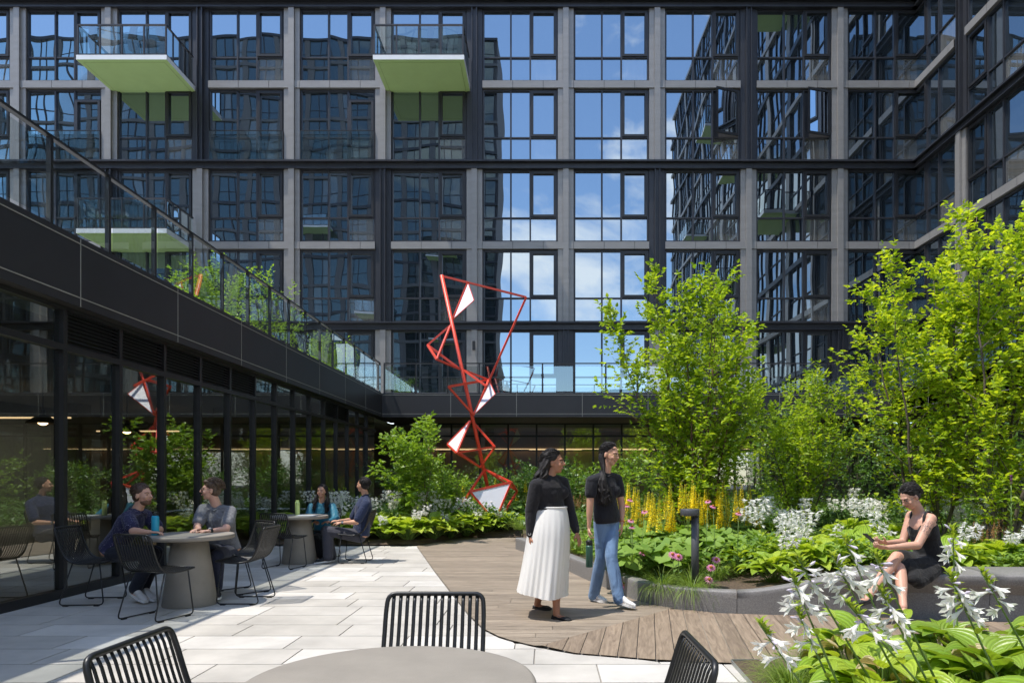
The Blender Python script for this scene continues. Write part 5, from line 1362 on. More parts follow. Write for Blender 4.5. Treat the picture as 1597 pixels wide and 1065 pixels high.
def head(mb, c, f, nk, s=1.0, up=(0, 0, 1), jaw=1.0, nose=1.0):
    r, f, u = axes_of(f, up); A = (r, f, u)
    E = lambda x, y, z, rr: mb.ell(c + r*(x*s) + f*(y*s) + u*(z*s), tuple(q*s for q in rr), A, 14, 10)
    E(0, -.014, .034, (.074, .094, .080)); E(0, .026, -.010, (.062, .066, .082)); E(0, .032, -.058, (.050*jaw, .050, .046)); E(0, .060, -.088, (.022*jaw, .020, .018))
    E(0, .072, .030, (.046, .018, .016)); 
    for q in (-1, 1): E(.034*q, .066, -.026, (.024, .022, .022)); E(.073*q, -.005, -.012, (.010, .018, .030))
    capsule(mb, c+(f*.084+u*.020)*s, c+(f*(.104+.006*nose)-u*.018)*s, .009*s, .0125*s*nose, 8); E(0, .094, -.022, (.017, .012, .009))
    E(0, .084, -.050, (.024, .010, .011))
    limb(mb, nk, c + (-f*.012 - u*.055)*s, (.058*s, .053*s, .052*s))
    return r, f, u
def face_parts(o, c, f, s, up, glasses=None, beard=None, brow=mHairD, lip=mLip, smile=False, eye=True):
    r, f, u = axes_of(f, up); A = (r, f, u); W_ = lambda x, y, z: c + r*(x*s) + f*(y*s) + u*(z*s)
    for q in (-1, 1):
        if eye:
            mb = MB(); mb.ell(W_(.030*q, .0805, .004), (.0115*s, .006*s, .0045*s), A, 8, 6); mb.ell(W_(.030*q, .0852, .004), (.0065*s, .0035*s, .0046*s), A, 8, 6, 1); mb.build('eye', [mEyeW, mEyeD], o)
        mb = MB(); mb.tube([W_(.013*q, .091, .023), W_(.032*q, .088, .029), (W_(.052*q, .072, .021))], [.0035*s, .0042*s, .002*s], 5); mb.build('eyebrow', brow, o)
    mb = MB(); k = .010 if smile else .003
    mb.tube([W_(-.026, .080, -.048+k), W_(-.012, .0925, -.053), W_(0, .0955, -.0545), W_(.012, .0925, -.053), W_(.026, .080, -.048+k)], [.002*s, .0052*s, .006*s, .0052*s, .002*s], 6); mb.build('lips', lip, o)
    if glasses:
        mb = MB(); 
        for q in (-1, 1):
            ring = [W_(.032*q + .024*math.cos(a), .099-.006*abs(.032*q+.024*math.cos(a))/.05, .002 + .019*math.sin(a)) for a in [2*math.pi*i/16 for i in range(16)]]
            mb.tube(ring, .0014*s if glasses != 'sun' else .0038*s, 5, closed=True)
            if glasses == 'sun': mb.poly([p for p in ring], 1)
            mb.tube([W_(.056*q, .090, .006), W_(.074*q, .05, .008), W_(.079*q, -.005, .004)], .0016*s, 5)
        mb.tube([W_(-.009, .101, .008), W_(0, .106, .011), W_(.009, .101, .008)], .0016*s, 5); mb.build('glasses' if glasses != 'sun' else 'sunglasses', [mWatch if glasses != 'gold' else M('gold wire', (.5, .35, .15), .3, .9), mLens], o)
def hair_cap(mb, c, f, s, up, vol=1.0, back=.0, low=.0):
    r, f, u = axes_of(f, up); A = (r, f, u); W_ = lambda x, y, z: c + r*(x*s) + f*(y*s) + u*(z*s)
    mb.ell(W_(0, -.033-back, .050), (.080*s*vol, .092*s*vol, .078*s*vol), A, 16, 12); mb.ell(W_(0, -.045-back, .0-low), (.074*s*vol, .064*s*vol, .075*s), A, 14, 10)
def cap_strands(o, c, f, s, up, vol, mat, n, L_, out=.3, seed=1, name='hair_strands', front=.6):
    """short locks lying over the scalp, so the hair is not one smooth cap"""
    rr = random.Random(seed); r, f, u = axes_of(f, up); mb = MB(); C0 = c + (-f*.028 + u*.044)*s
    for i in range(n):
        a = rr.uniform(-math.pi, math.pi); el = rr.uniform(-.45, 1.5); d = (r*math.cos(a)*math.cos(el) + f*math.sin(a)*math.cos(el) + u*math.sin(el)).normalized()
        if d.dot(f) > .22 and d.dot(u) < .42: continue
        if d.dot(f) > -.1 and d.dot(u) < .05: continue
        p = C0 + (r*(d.dot(r)*.080*vol) + f*(d.dot(f)*.094*vol) + u*(d.dot(u)*.080*vol))*s
        flow = (-f*.9 - u*.25 + r*d.dot(r)*.3 + Vector((rr.uniform(-.3, .3),)*3)); flow = (flow - d*flow.dot(d)*.9).normalized()
        q = [p - d*.004, p + flow*L_*.5 + d*(L_*.12*out+.003), p + flow*L_ + d*(L_*out*.3 - L_*L_*3.5)]
        mb.tube(q, [.0035*s, .004*s, .001], 5)
    mb.build(name, mat, o)
def strands(mb, roots, ends_fn, n, r0, wave, seed):
    rr = random.Random(seed)
    for i in range(n):
        pts = ends_fn(rr); k = len(pts); out_ = []
        ph = rr.random()*6.28
        for j in range(12):
            t = j/11*(k-1); a = min(k-2, int(t)); p = pts[a].lerp(pts[a+1], t-a); w = wave*(j/11)
            out_.append(p + Vector((math.sin(ph+j*1.15)*w, math.cos(ph*1.3+j*1.0)*w, 0)))
        mb.tube(out_, [r0*(.6+.5*math.sin(math.pi*min(1, j/11*1.1+.1))) for j in range(12)], 6)
def torso(mb, J, g, infl=0.0, top=True, hips=True, w=1.0, low=0.10, bust=0.0):
    r = (J['shB']-J['shA']); r = r.normalized(); sp = (J['nk']-J['pel'])
    f = J['tf']
    P_ = lambda t: J['pel'].lerp(J['che'], t/.75) if t < .75 else J['che'].lerp(J['nk'], (t-.75)/.25)
    S = [(-.14, .150, .105), (0, .166, .118), (.22, .146, .108), (.42, .133, .102), (.60, .148, .112), (.75, .158, .112), (.88, .128, .085), (.99, .062, .060)] if top else [(-.14, .150, .105), (0, .168, .120), (.2, .150, .112)]
    rh = (J['hpB']-J['hpA']).normalized(); pts = []; rad = []
    mb2 = []
    S = [q for q in S if q[0] >= J.get('ts', -9)]
    for t, a, b in S:
        p = P_(max(0, t)) + (J['pel']-J['che']).normalized()*(-min(0, t))*.75*(.25 if J.get('seat') else .6)
        pts.append(p); rad.append((a*g*w+infl, b*g+infl))
    mb.tube(pts, rad, 20, flat=(r+rh*.3).normalized())
    if top:
        for k in ('A', 'B'): capsule(mb, J['nk']-Vector((0, 0, .02)), J['sh'+k], .052*g+infl, .052*g+infl); 
        if bust:
            for k, q in (('A', -1), ('B', 1)):
                c = J['che'] + (J['pel']-J['che']).normalized()*.055 + r*(.066*q) + f*(.070*g); mb.ell(c, (.062+infl, .058*bust+infl, .060+infl), (r, f, Vector((0, 0, 1))), 12, 8)
def shoe(t_, an, to, mat, sole=mSole, h=.055, kind='shoe'):
    d = Vector((to.x-an.x, to.y-an.y, to.z-an.z)); d2 = Vector((d.x, d.y, d.z*.0)); dn = d.normalized(); x, y, _ = axes_of(dn)
    x, f_, u_ = axes_of(dn)
    he = an - dn*.045; 
    base = to.lerp(an, 0); L0 = he - u_*(an-to).dot(u_)*0
    low = -u_*.0
    heel = he.copy(); heel = heel - u_*(((heel-to).dot(u_)))   # drop the heel to the level of the sole
    mb = MB(); N_ = 9; P0 = heel; P1 = to
    W_ = [.026, .034, .036, .033, .036, .043, .046, .040, .024]; H_ = [.05, .075, .085, .078, .062, .048, .040, .032, .02]
    if kind == 'flat': H_ = [.030, .040, .036, .026, .026, .034, .034, .028, .016]
    pts = []; rad = []
    for i in range(N_):
        t = i/(N_-1); p = P0.lerp(P1, t) + u_*(H_[i]*.5+.008); pts.append(p); rad.append((W_[i], H_[i]*.5))
    mb.tube(pts, rad, 14, flat=x); o = remeshed(mb, 'shoe', mat, t_, .006, 2)
    mb = MB(); out_ = []
    for i in range(N_):
        t = i/(N_-1); out_.append((P0.lerp(P1, t), W_[i]*1.05))
    n0 = len(mb.v)
    for p, w in out_: mb.v += [p-x*w-u_*.006, p+x*w-u_*.006, p+x*w+u_*.016, p-x*w+u_*.016]
    for i in range(N_-1):
        a = i*4; b = a+4
        for k in range(4): mb.face([a+k, a+(k+1) % 4, b+(k+1) % 4, b+k])
    mb.face([3, 2, 1, 0]); a = (N_-1)*4; mb.face([a, a+1, a+2, a+3]); s_ = MB(); s_.add(mb); so_ = s_.build('sole', sole, t_)
    so_.parent = t_
def person(label, J, tf, hf, skin, g=1.0, w=1.0, hs=1.0, hup=(0, 0, 1), feet=True, bust=0, jaw=1.0, handA=None, handB=None, arm=1.0):
    tf = Vector(tf).normalized(); J['tf'] = tf; J['seat'] = abs(J['knA'].z - J['pel'].z) < .2
    J['hd'] = J['hd']; base = ((J['anA']+J['anB'])/2).copy(); base.z = min(J['anA'].z, J['anB'].z)-.08
    t_ = thing('person', label, 'person', tuple(base)); WM[t_.name] = Matrix.Translation(base)
    mb = MB(); torso(mb, J, g, 0, True, True, w, bust=bust); head(mb, J['hd'], hf, J['nk'], hs, hup, jaw)
    for k in ('A', 'B'):
        limb(mb, J['sh'+k], J['el'+k], (.050*g*arm, .046*g*arm, .040*g*arm)); limb(mb, J['el'+k], J['wr'+k], (.040*g*arm, .038*g*arm, .028*g, .023*g))
        limb(mb, J['hp'+k], J['kn'+k], (.084*g, .078*g, .064*g, .054*g)); limb(mb, J['kn'+k], J['an'+k], (.052*g, .055*g, .050*g, .036*g, .034*g))
        a, t = J['an'+k], J['to'+k]; limb(mb, a-Vector((0, 0, .03)), a.lerp(t, .6), (.032, .028, .024)); 
        hd_ = handA if k == 'A' else handB
        hand(mb, J['wr'+k], hd_[0], hd_[1], hd_[2], hd_[3], hs*.98)
    remeshed(mb, 'body', skin, t_, .0068, 3)
    return t_
def top_garment(t_, J, mat, g, sleeve, infl=.012, w=1.0, low=.16, bust=0, name='shirt', collar=True, neck=True, arm=1.0, loose=0.0):
    mb = MB(); torso(mb, J, g, infl, True, True, w, low, bust)
    for k in ('A', 'B'):
        a = J['sh'+k]; b = J['el'+k]; s1 = min(1, sleeve); e = a.lerp(b, s1); limb(mb, a, e, (.052*g*arm+infl, .050*g*arm+infl+loose, .044*g*arm+infl+loose*1.4))
        if sleeve > 1: limb(mb, b, b.lerp(J['wr'+k], sleeve-1), (.041*g*arm+infl, .038*g*arm+infl, .028*g*arm+infl*.9))
    o = remeshed(mb, name, mat, t_, .0085, 3)
    if collar:
        r, f, u = axes_of(J['tf']); c = MB()
        nkc = J['nk'] + Vector((0, 0, .012))
        for q in (-1, 1):
            c.hexa([nkc+f*.066*g-u*.03, nkc+f*.070*g-u*.045+r*.045*q, nkc+r*.074*q*g+f*.02+u*.0, nkc+r*.066*q*g+u*.034-f*.03, nkc+f*.078*g-u*.025, nkc+f*.082*g-u*.04+r*.048*q, nkc+r*.082*q*g+f*.022+u*.004, nkc+r*.074*q*g+u*.036-f*.032])
        ring = [nkc + r*(.066*g*math.cos(a)) + f*(.062*g*math.sin(a)) + u*(.018-.035*max(0, math.sin(a))) for a in [2*math.pi*i/20 for i in range(20)]]
        c.tube(ring, (.006,)*1 and [.009]*20, 6, closed=True); c.build('collar', mat, t_)
    return o
def trousers(t_, J, mat, g, infl=.012, wide=0.0, name='trousers', upto=.93, w=1.0):
    J.pop('ts', None); mb = MB(); torso(mb, J, g, infl*.8, False, True, w)
    for k in ('A', 'B'):
        limb(mb, J['hp'+k], J['kn'+k], (.086*g+infl, .080*g+infl, .066*g+infl+wide*.3, .056*g+infl+wide*.5)); limb(mb, J['kn'+k], J['kn'+k].lerp(J['an'+k], upto), (.054*g+infl+wide*.5, .054*g+infl+wide*.7, .046*g+infl+wide, .040*g+infl+wide*1.1))
    return remeshed(mb, name, mat, t_, .0085, 3)
def V(px, py, Y): return P(px, py, Y)
def strap(t_, wr, el, w=.024, dial=None, name='wrist_watch', mat=mWatch):
    d = (Vector(el)-Vector(wr)).normalized(); c = Vector(wr)+d*.02; mb = MB(); mb.tube([c-d*w/2, c+d*w/2], .030, 14); 
    if dial is not None: dv = Vector(dial).normalized(); x, y, z = frame_of(dv); mb.tube([c+dv*.026, c+dv*.037], .016, 12, 1)
    mb.build(name, [mat, mSteel if name == 'wrist_watch' else mat], t_)

# --- 1 man in dotted navy shirt, seated left of the near table, facing right
J = dict(pel=V(176,857,7.42), che=V(205,812,7.38), nk=V(213,797,7.38), hd=V(222.5,772,7.38), shA=V(199,806,7.22), shB=V(226,802,7.58),
    elA=V(208,828,7.08), wrA=V(232,829.5,7.05), elB=V(249,826,7.52), wrB=V(237,828.5,7.28), hpA=V(178,862,7.32), hpB=V(180,861,7.50), knA=V(238,863,7.22), knB=V(243,861,7.46),
    anA=V(214,922,7.32), anB=V(226,920,7.42), toA=V(236,934,7.22), toB=V(247,934,7.36))
# feet tucked back under the chair
J['anA']=V(209,921,7.30); J['anB']=V(222,919,7.42); J['toA']=V(228,939,7.20); J['toB']=V(243,937,7.32)
sk1 = skinmat('fair warm skin', (.58, .34, .24))
p1 = person('bearded man in dotted navy polo and white sneakers, seated at the near table', J, (.93, -.30, 0), (.97, -.22, .03), sk1, 1.04, 1.08, 1.02, feet=True, jaw=1.08, handA=((.9, .15, -.02), (0, 0, -1), 1, .5), handB=((-.75, -.55, .0), (0, 0, -1), 1, .5))
mNavyDot, t, b, mx, src = cloth('navy dotted polo', (.022, .022, .060), .15, .5, 16)
vo = N(t, 'ShaderNodeTexVoronoi', Scale=62.0); vo.inputs['Randomness'].default_value = .15; t.links.new(src, vo.inputs['Vector']); lt_ = N(t, 'ShaderNodeMath', operation='LESS_THAN'); lt_.inputs[1].default_value = .20; t.links.new(vo.outputs['Distance'], lt_.inputs[0])
m3 = N(t, 'ShaderNodeMixRGB'); m3.inputs[2].default_value = (.34, .30, .38, 1); t.links.new(lt_.outputs[0], m3.inputs[0]); t.links.new(mx.outputs[0], m3.inputs[1]); t.links.new(m3.outputs[0], b.inputs['Base Color'])
J['ts'] = 0
top_garment(p1, J, mNavyDot, 1.02, .72, .012, 1.06, .10, name='polo_shirt', loose=.012)
mJeanD = cloth('dark navy jeans', (.014, .016, .026), .2, .5, 12)[0]
trousers(p1, J, mJeanD, 1.02, .012, .012)
for k in 'AB': shoe(p1, J['an'+k]-Vector((0, 0, .045)), J['to'+k], M('off white suede', (.60, .57, .53), .8, 0, .1, 20))
mb = MB(); hair_cap(mb, J['hd'], (.97, -.22, .03), 1.02, (0, 0, 1), 1.06, -.006, .01); remeshed(mb, 'hair', mHairB, p1, .006, 2)
face_parts(p1, J['hd'], (.97, -.22, .03), 1.02, (0, 0, 1), smile=True, brow=mHairB)
r_, f_, u_ = axes_of((.97, -.22, .03)); mb = MB(); c_ = J['hd']
mb.ell(c_+f_*.036-u_*.072, (.0555, .0555, .041), (r_, f_, u_), 14, 10); mb.ell(c_+f_*.066-u_*.084, (.030, .026, .027), (r_, f_, u_), 12, 8); remeshed(mb, 'beard', M('short brown beard', (.16, .085, .05), .8, 0, .4, 120), p1, .005, 2)

cap_strands(p1, J['hd'], (.97, -.22, .03), 1.02, (0, 0, 1), 1.06, mHairB, 420, .022, .5, 1)

# --- 2 man in grey polo and sunglasses
J = dict(pel=V(352,857,7.98), che=V(343,808,7.93), nk=V(339,792,7.92), hd=V(329.5,764,7.88), shA=V(317,794,7.90), shB=V(360,797,7.88),
    elA=V(307,822,7.70), wrA=V(311,825,7.50), elB=V(352,826,7.60), wrB=V(326,828,7.40), hpA=V(343,861,7.98), hpB=V(357,862,7.90), knA=V(327,858,7.52), knB=V(339,866,7.42),
    anA=V(325,914,7.72), anB=V(337,918,7.58), toA=V(321,926,7.46), toB=V(339,934,7.30))
p2 = person('man in grey polo and sunglasses laughing across the near table', J, (-.45, -.9, 0), (-.93, -.36, .02), skinmat('pale skin', (.62, .37, .28)), 1.02, 1.06, 1.02, jaw=1.02, handA=((-.1, -.9, .0), (.2, 0, -1), -1, .6), handB=((-.95, -.1, 0), (.1, 0, -1), 1, .6))
J['ts'] = 0
top_garment(p2, J, cloth('heather grey jersey', (.175, .175, .185), .12, .7, 18)[0], 1.02, .70, .012, 1.06, .12, name='polo_shirt', loose=.008)
trousers(p2, J, cloth('navy chinos', (.018, .022, .045), .2, .5, 12)[0], 1.0, .012, .014)
for k in 'AB': shoe(p2, J['an'+k]-Vector((0, 0, .045)), J['to'+k], M('black knit shoe', (.02, .02, .022), .7))
mb = MB(); hair_cap(mb, J['hd']+Vector((0, 0, .006)), (-.93, -.36, .02), 1.02, (0, 0, 1), 1.07, -.008, .01); r_, f_, u_ = axes_of((-.93, -.36, .02)); mb.ell(J['hd']+f_*.045+u_*.095, (.055, .045, .026), (r_, f_, u_), 12, 8); remeshed(mb, 'hair', mHairL, p2, .006, 2)
face_parts(p2, J['hd'], (-.93, -.36, .02), 1.04, (0, 0, 1), glasses='sun', smile=True, brow=mHairL, eye=False)
strap(p2, J['wrB'], J['elB'], .026, (0, -.5, 1))

cap_strands(p2, J['hd']+Vector((0, 0, .012)), (-.93, -.36, .02), 1.02, (0, 0, 1), 1.08, mHairL, 460, .032, .8, 2)

# --- 3 woman in teal shirt
J = dict(pel=V(503,836,11.45), che=V(503,799,11.40), nk=V(502.5,785,11.40), hd=V(502,766.5,11.36), shA=V(486,790,11.40), shB=V(519,790,11.40),
    elA=V(482,807,11.25), wrA=V(492,813,11.02), elB=V(523,809,11.2), wrB=V(513,813,11.0), hpA=V(497,838,11.40), hpB=V(510,838,11.40), knA=V(492,841,10.98), knB=V(508,842,10.98),
    anA=V(494,868,11.02), anB=V(505,868,11.05), toA=V(492,873,10.85), toB=V(505,873,10.88))
p3 = person('smiling woman with long dark wavy hair and teal shirt at the far table', J, (-.05, -1, 0), (-.12, -1, .02), skinmat('olive skin', (.54, .31, .21)), .90, .92, .95, handA=((.5, -.8, -.05), (0, 0, -1), -1, .5), handB=((-.6, -.75, -.05), (0, 0, -1), 1, .5))
top_garment(p3, J, cloth('teal satin shirt', (.018, .135, .20), .2, .7, 14, .5)[0], .90, 1.85, .016, .98, .12, name='shirt', loose=.012)
trousers(p3, J, cloth('black trousers', (.012, .012, .013), .2, .5, 12)[0], .92, .012, .02)
for k in 'AB': shoe(p3, J['an'+k]-Vector((0, 0, .045)), J['to'+k], M('nude sandal', (.35, .2, .13), .6), kind='flat')
hf = (-.12, -1, .02); mb = MB(); hair_cap(mb, J['hd'], hf, .95, (0, 0, 1), 1.06); r_, f_, u_ = axes_of(hf); C_ = J['hd']
def e3(rr):
    q = 1 if rr.random() < .5 else -1; s0 = C_ + r_*(q*rr.uniform(.02, .07)) + u_*rr.uniform(.03, .1) - f_*rr.uniform(-.02, .05)
    return [s0, C_+r_*(q*rr.uniform(.075, .10))-u_*.05-f_*rr.uniform(0, .06), C_+r_*(q*rr.uniform(.08, .13))-u_*.18+f_*rr.uniform(-.05, .07), C_+r_*(q*rr.uniform(.07, .13))-u_*rr.uniform(.25, .36)+f_*rr.uniform(-.03, .11)]
strands(mb, None, e3, 60, .011, .010, 5); remeshed(mb, 'hair', mHairD, p3, .006, 1); mb = MB(); strands(mb, None, e3, 80, .0028, .018, 25); mb.build('loose_hair', mHairD, p3)
face_parts(p3, J['hd'], hf, .95, (0, 0, 1), smile=True)

cap_strands(p3, C_, hf, .95, (0, 0, 1), 1.07, mHairD, 260, .05, .1, 3)

# --- 4 man in plain navy, far table, seen from the side
J = dict(pel=V(563,833,10.82), che=V(567,789,10.80), nk=V(571,774,10.80), hd=V(566,756.5,10.80), shA=V(571,786,10.62), shB=V(563,784,10.98),
    elA=V(556,814,10.55), wrA=V(533,815,10.62), elB=V(549,811,11.0), wrB=V(529,812,10.85), hpA=V(561,836,10.72), hpB=V(560,835,10.90), knA=V(511,828,10.66), knB=V(508,827,10.92),
    anA=V(512,871,10.62), anB=V(518,870,10.86), toA=V(490,878,10.56), toB=V(497,876,10.80))
p4 = person('man in plain navy shirt and grey trousers, seated side on at the far table', J, (-.95, .1, 0), (-.90, .45, .05), skinmat('tan skin', (.52, .30, .20)), 1.04, 1.12, 1.0, handA=((-.95, .1, 0), (0, .2, -1), 1, .5), handB=((-.95, -.1, 0), (0, .2, -1), -1, .5))
J['ts'] = 0
top_garment(p4, J, cloth('plain navy cotton', (.020, .030, .070), .15, .7, 14)[0], 1.05, .80, .013, 1.08, .10, name='shirt', loose=.010)
trousers(p4, J, cloth('charcoal trousers', (.050, .050, .062), .2, .6, 10)[0], 1.02, .014, .022)
for k in 'AB': shoe(p4, J['an'+k]-Vector((0, 0, .045)), J['to'+k], M('black canvas shoe', (.015, .015, .016), .8))
hf = (-.90, .45, .05); mb = MB(); hair_cap(mb, J['hd'], hf, 1.0, (0, 0, 1), 1.06, .004, -.01); remeshed(mb, 'hair', mHairD, p4, .006, 2)
face_parts(p4, J['hd'], hf, 1.0, (0, 0, 1), glasses='thin'); strap(p4, J['wrA'], J['elA'], .026, (0, -1, .3))

cap_strands(p4, J['hd'], hf, 1.0, (0, 0, 1), 1.08, mHairD, 420, .028, .8, 4)

# --- 5 woman in black top and long white skirt, walking right
Y5 = 6.58
J = dict(pel=V(859,808,Y5), che=V(856,760,Y5), nk=V(857.5,743,Y5), hd=V(864,721,Y5), shA=V(836,757,Y5-.10), shB=V(877,753,Y5+.10),
    elA=V(828,797,Y5-.10), wrA=V(827,835,Y5-.12), elB=V(888,795,Y5+.12), wrB=V(899,829,Y5+.02), hpA=V(852,815,Y5-.04), hpB=V(866,815,Y5+.06), knA=V(851,880,Y5+.10), knB=V(866,885,Y5-.03),
    anA=V(838,942,Y5+.34), anB=V(868,957,Y5-.15), toA=V(859,951,Y5+.27), toB=V(890,970,Y5-.24))
sk5 = skinmat('brown skin', (.36, .175, .105)); hf = (.96, -.24, -.02)
p5 = person('woman walking in black long sleeved top, long white pleated skirt and black flats', J, (.86, -.50, 0), hf, sk5, 1.02, 1.0, .96, bust=1.0, handA=((.03, -.05, -1), (1, .2, 0), 1, .35), handB=((.30, -.15, -.95), (-.8, .5, 0), -1, .25), arm=1.1)
mBlk = cloth('black ribbed jersey', (.013, .012, .014), .15, .35, 22)[0]
J['ts'] = .2
top_garment(p5, J, mBlk, 1.02, 1.93, .009, 1.0, .05, 1.06, name='top', collar=False, arm=1.1)
mb = MB(); r_, f_, u_ = axes_of((.86, -.5, 0)); n = 132; rings = 26
top_c = J['pel'].lerp(J['che'], .36); hem_c = V(854, 926, Y5); 
for j in range(rings+1):
    t = j/rings; c_ = top_c.lerp(hem_c, t) + Vector((-.045*math.sin(t*1.6)*t, .03*t, 0))
    a_ = .158+(.188-.158)*t**.9+.034*math.sin(min(1, t*3)*math.pi*.5); b_ = .130+(.29-.130)*t**.9+.04*math.sin(min(1, t*3)*math.pi*.5)
    for i in range(n):
        th = 2*math.pi*i/n; pl = .5+.5*math.sin(th*27+2.2*math.sin(th*3+.6)+.8*math.sin(t*2.5+th*2)); big = math.sin(th*5+t*1.5)
        k = 1 + (.15+.85*t)*.045*pl + .07*t*big
        left = max(0, -math.cos(th-math.radians(20)))*.034*t*t
        p = c_ + Vector((math.cos(th)*(a_*k+left), math.sin(th)*b_*k, 0)); p.z += .05*t*t*(-math.cos(th)) *(1 if math.cos(th) < 0 else .25)
        mb.v.append(p)
for j in range(rings):
    for i in range(n): mb.face([j*n+i, (j+1)*n+i, (j+1)*n+(i+1) % n, j*n+(i+1) % n], 0, None, True)
mSkirt = leafmat('ivory pleated skirt', (.80, .785, .75), (.82, .80, .77), .22, (1, .97, .9), .55)
sk_ = mb.build('skirt', mSkirt, p5); 
mb = MB(); 
for dz, rr_ in ((.0, .158), ): 
    mb.tube([top_c + Vector((math.cos(a)*.158, math.sin(a)*.130, 0)) for a in [2*math.pi*i/40 for i in range(40)]], .010, 6, closed=True)
mb.build('waistband', mSkirt, sk_)
for k in 'AB': shoe(p5, J['an'+k]-Vector((0, 0, .05)), J['to'+k], M('black flat shoe', (.012, .012, .013), .7), mWatch, kind='flat')
C_ = J['hd']; r_, f_, u_ = axes_of(hf); mb = MB(); hair_cap(mb, C_, hf, .96, (0, 0, 1), 1.13, .004)
def e5(rr):
    q = rr.uniform(-1, 1); s0 = C_ + r_*(q*.07) + u_*rr.uniform(.04, .12) - f_*rr.uniform(.0, .07)
    return [s0, C_ + r_*(q*.10) - u_*.03 - f_*rr.uniform(.03, .13), C_ + r_*(q*.12) - u_*.13 - f_*rr.uniform(.04, .17), C_ + r_*(q*.12) - u_*rr.uniform(.18, .30) - f_*rr.uniform(.05, .21)]
strands(mb, None, e5, 110, .011, .018, 9); remeshed(mb, 'hair', mHairD, p5, .006, 1); mb = MB(); strands(mb, None, e5, 120, .0028, .026, 19); mb.build('loose_hair', mHairD, p5)
face_parts(p5, C_, hf, .96, (0, 0, 1)); strap(p5, J['wrA'], J['elA'], .016, (-.2, -1, 0))

cap_strands(p5, C_, hf, .96, (0, 0, 1), 1.14, mHairD, 300, .06, .2, 5)

# --- 6 woman in black polo and jeans with a green bottle, walking right
Y6 = 7.12
J = dict(pel=V(946,806,Y6), che=V(942,758,Y6), nk=V(944,739,Y6), hd=V(951.5,709,Y6-.02), shA=V(922.5,750,Y6-.12), shB=V(962,747,Y6+.10),
    elA=V(920,789,Y6-.14), wrA=V(918.5,822,Y6-.14), elB=V(970,789,Y6+.10), wrB=V(970,816,Y6+.02), hpA=V(938,812,Y6-.03), hpB=V(954,812,Y6+.05), knA=V(938,868,Y6+.02), knB=V(953,868,Y6-.12),
    anA=V(926,928,Y6+.20), anB=V(965,933,Y6-.20), toA=V(946,939,Y6+.12), toB=V(991,947,Y6-.26))
hf = (.74, -.64, -.20); sk6 = skinmat('light tan skin', (.52, .30, .205))
p6 = person('tall woman in black polo, blue jeans and white sneakers walking with a green bottle', J, (.72, -.68, 0), hf, sk6, .90, .96, .98, (.1, 0, 1), bust=.85, handA=((.02, .0, -1), (1, 0, 0), 1, 1.0), handB=((-.06, -.05, -1), (-1, .2, 0), -1, .4))
top_garment(p6, J, cloth('black cotton polo', (.014, .014, .018), .15, .5, 14)[0], .92, .50, .011, .98, .06, .9, name='polo_shirt', loose=.007)
mJean, t, b, mx, src = cloth('faded blue jeans', (.14, .225, .37), .30, .9, 9, .85, (1, 1, .5))
trousers(p6, J, mJean, .90, .008, .014, 'jeans', 1.02)
for k in 'AB': shoe(p6, J['an'+k]-Vector((0, 0, .045)), J['to'+k], M('white leather sneaker', (.74, .73, .71), .5))
C_ = J['hd']; r_, f_, u_ = axes_of(hf, (.1, 0, 1)); mb = MB(); hair_cap(mb, C_, hf, .98, (.1, 0, 1), 1.05, .002)
def e6(rr):
    q = rr.uniform(-1, 1); s0 = C_ + r_*(q*.05) + u_*rr.uniform(.03, .10) - f_*rr.uniform(.02, .07)
    side = rr.uniform(.02, .09)
    return [s0, C_ + r_*(.02+q*.06) - u_*.04 - f_*rr.uniform(.03, .09), V(939, 752, Y6-.12)+Vector((q*.045, rr.uniform(-.03, .05), 0)), V(944, 780, Y6-.16)+Vector((q*.05+rr.uniform(-.03, .05), rr.uniform(-.02, .03), rr.uniform(-.06, .10)))]
strands(mb, None, e6, 75, .009, .005, 12); remeshed(mb, 'hair', mHairD, p6, .0055, 1); mb = MB(); strands(mb, None, e6, 110, .0022, .012, 22); mb.build('loose_hair', mHairD, p6)
face_parts(p6, C_, hf, .98, (.1, 0, 1), glasses='gold'); strap(p6, J['wrB'], J['elB'], .006, None, 'bracelet', M('orange bead band', (.5, .12, .03), .5))
cap_strands(p6, C_, hf, .98, (.1, 0, 1), 1.06, mHairD, 300, .06, .1, 6)
# green bottle hanging from her hand
bc = V(919, 884, Y6-.16); z0 = bc.z; x, y = bc.x, bc.y
gb = thing('water_bottle', 'dark green flask hanging from the hand of the woman in jeans', 'bottle', (x, y, z0))
mb = MB(); mb.lathe((x, y, z0), [(.032,0),(.036,.006),(.036,.205),(.034,.222)], 28); mb.build('body', M('dark green flask', (.030, .095, .065), .4, .1, .04), gb)
mb = MB(); mb.lathe((x, y, z0), [(.034,.222),(.034,.268),(.028,.275)], 24); mb.build('cap', mCh, gb)
mb = MB(); mb.tube([Vector((x-.03, y, z0+.262)), Vector((x-.03, y, z0+.30)), Vector((x, y, z0+.325)), Vector((x+.03, y, z0+.30)), Vector((x+.03, y, z0+.262))], .006, 8); mb.build('carry_loop', M('lime strap', (.35, .55, .05), .5), gb)

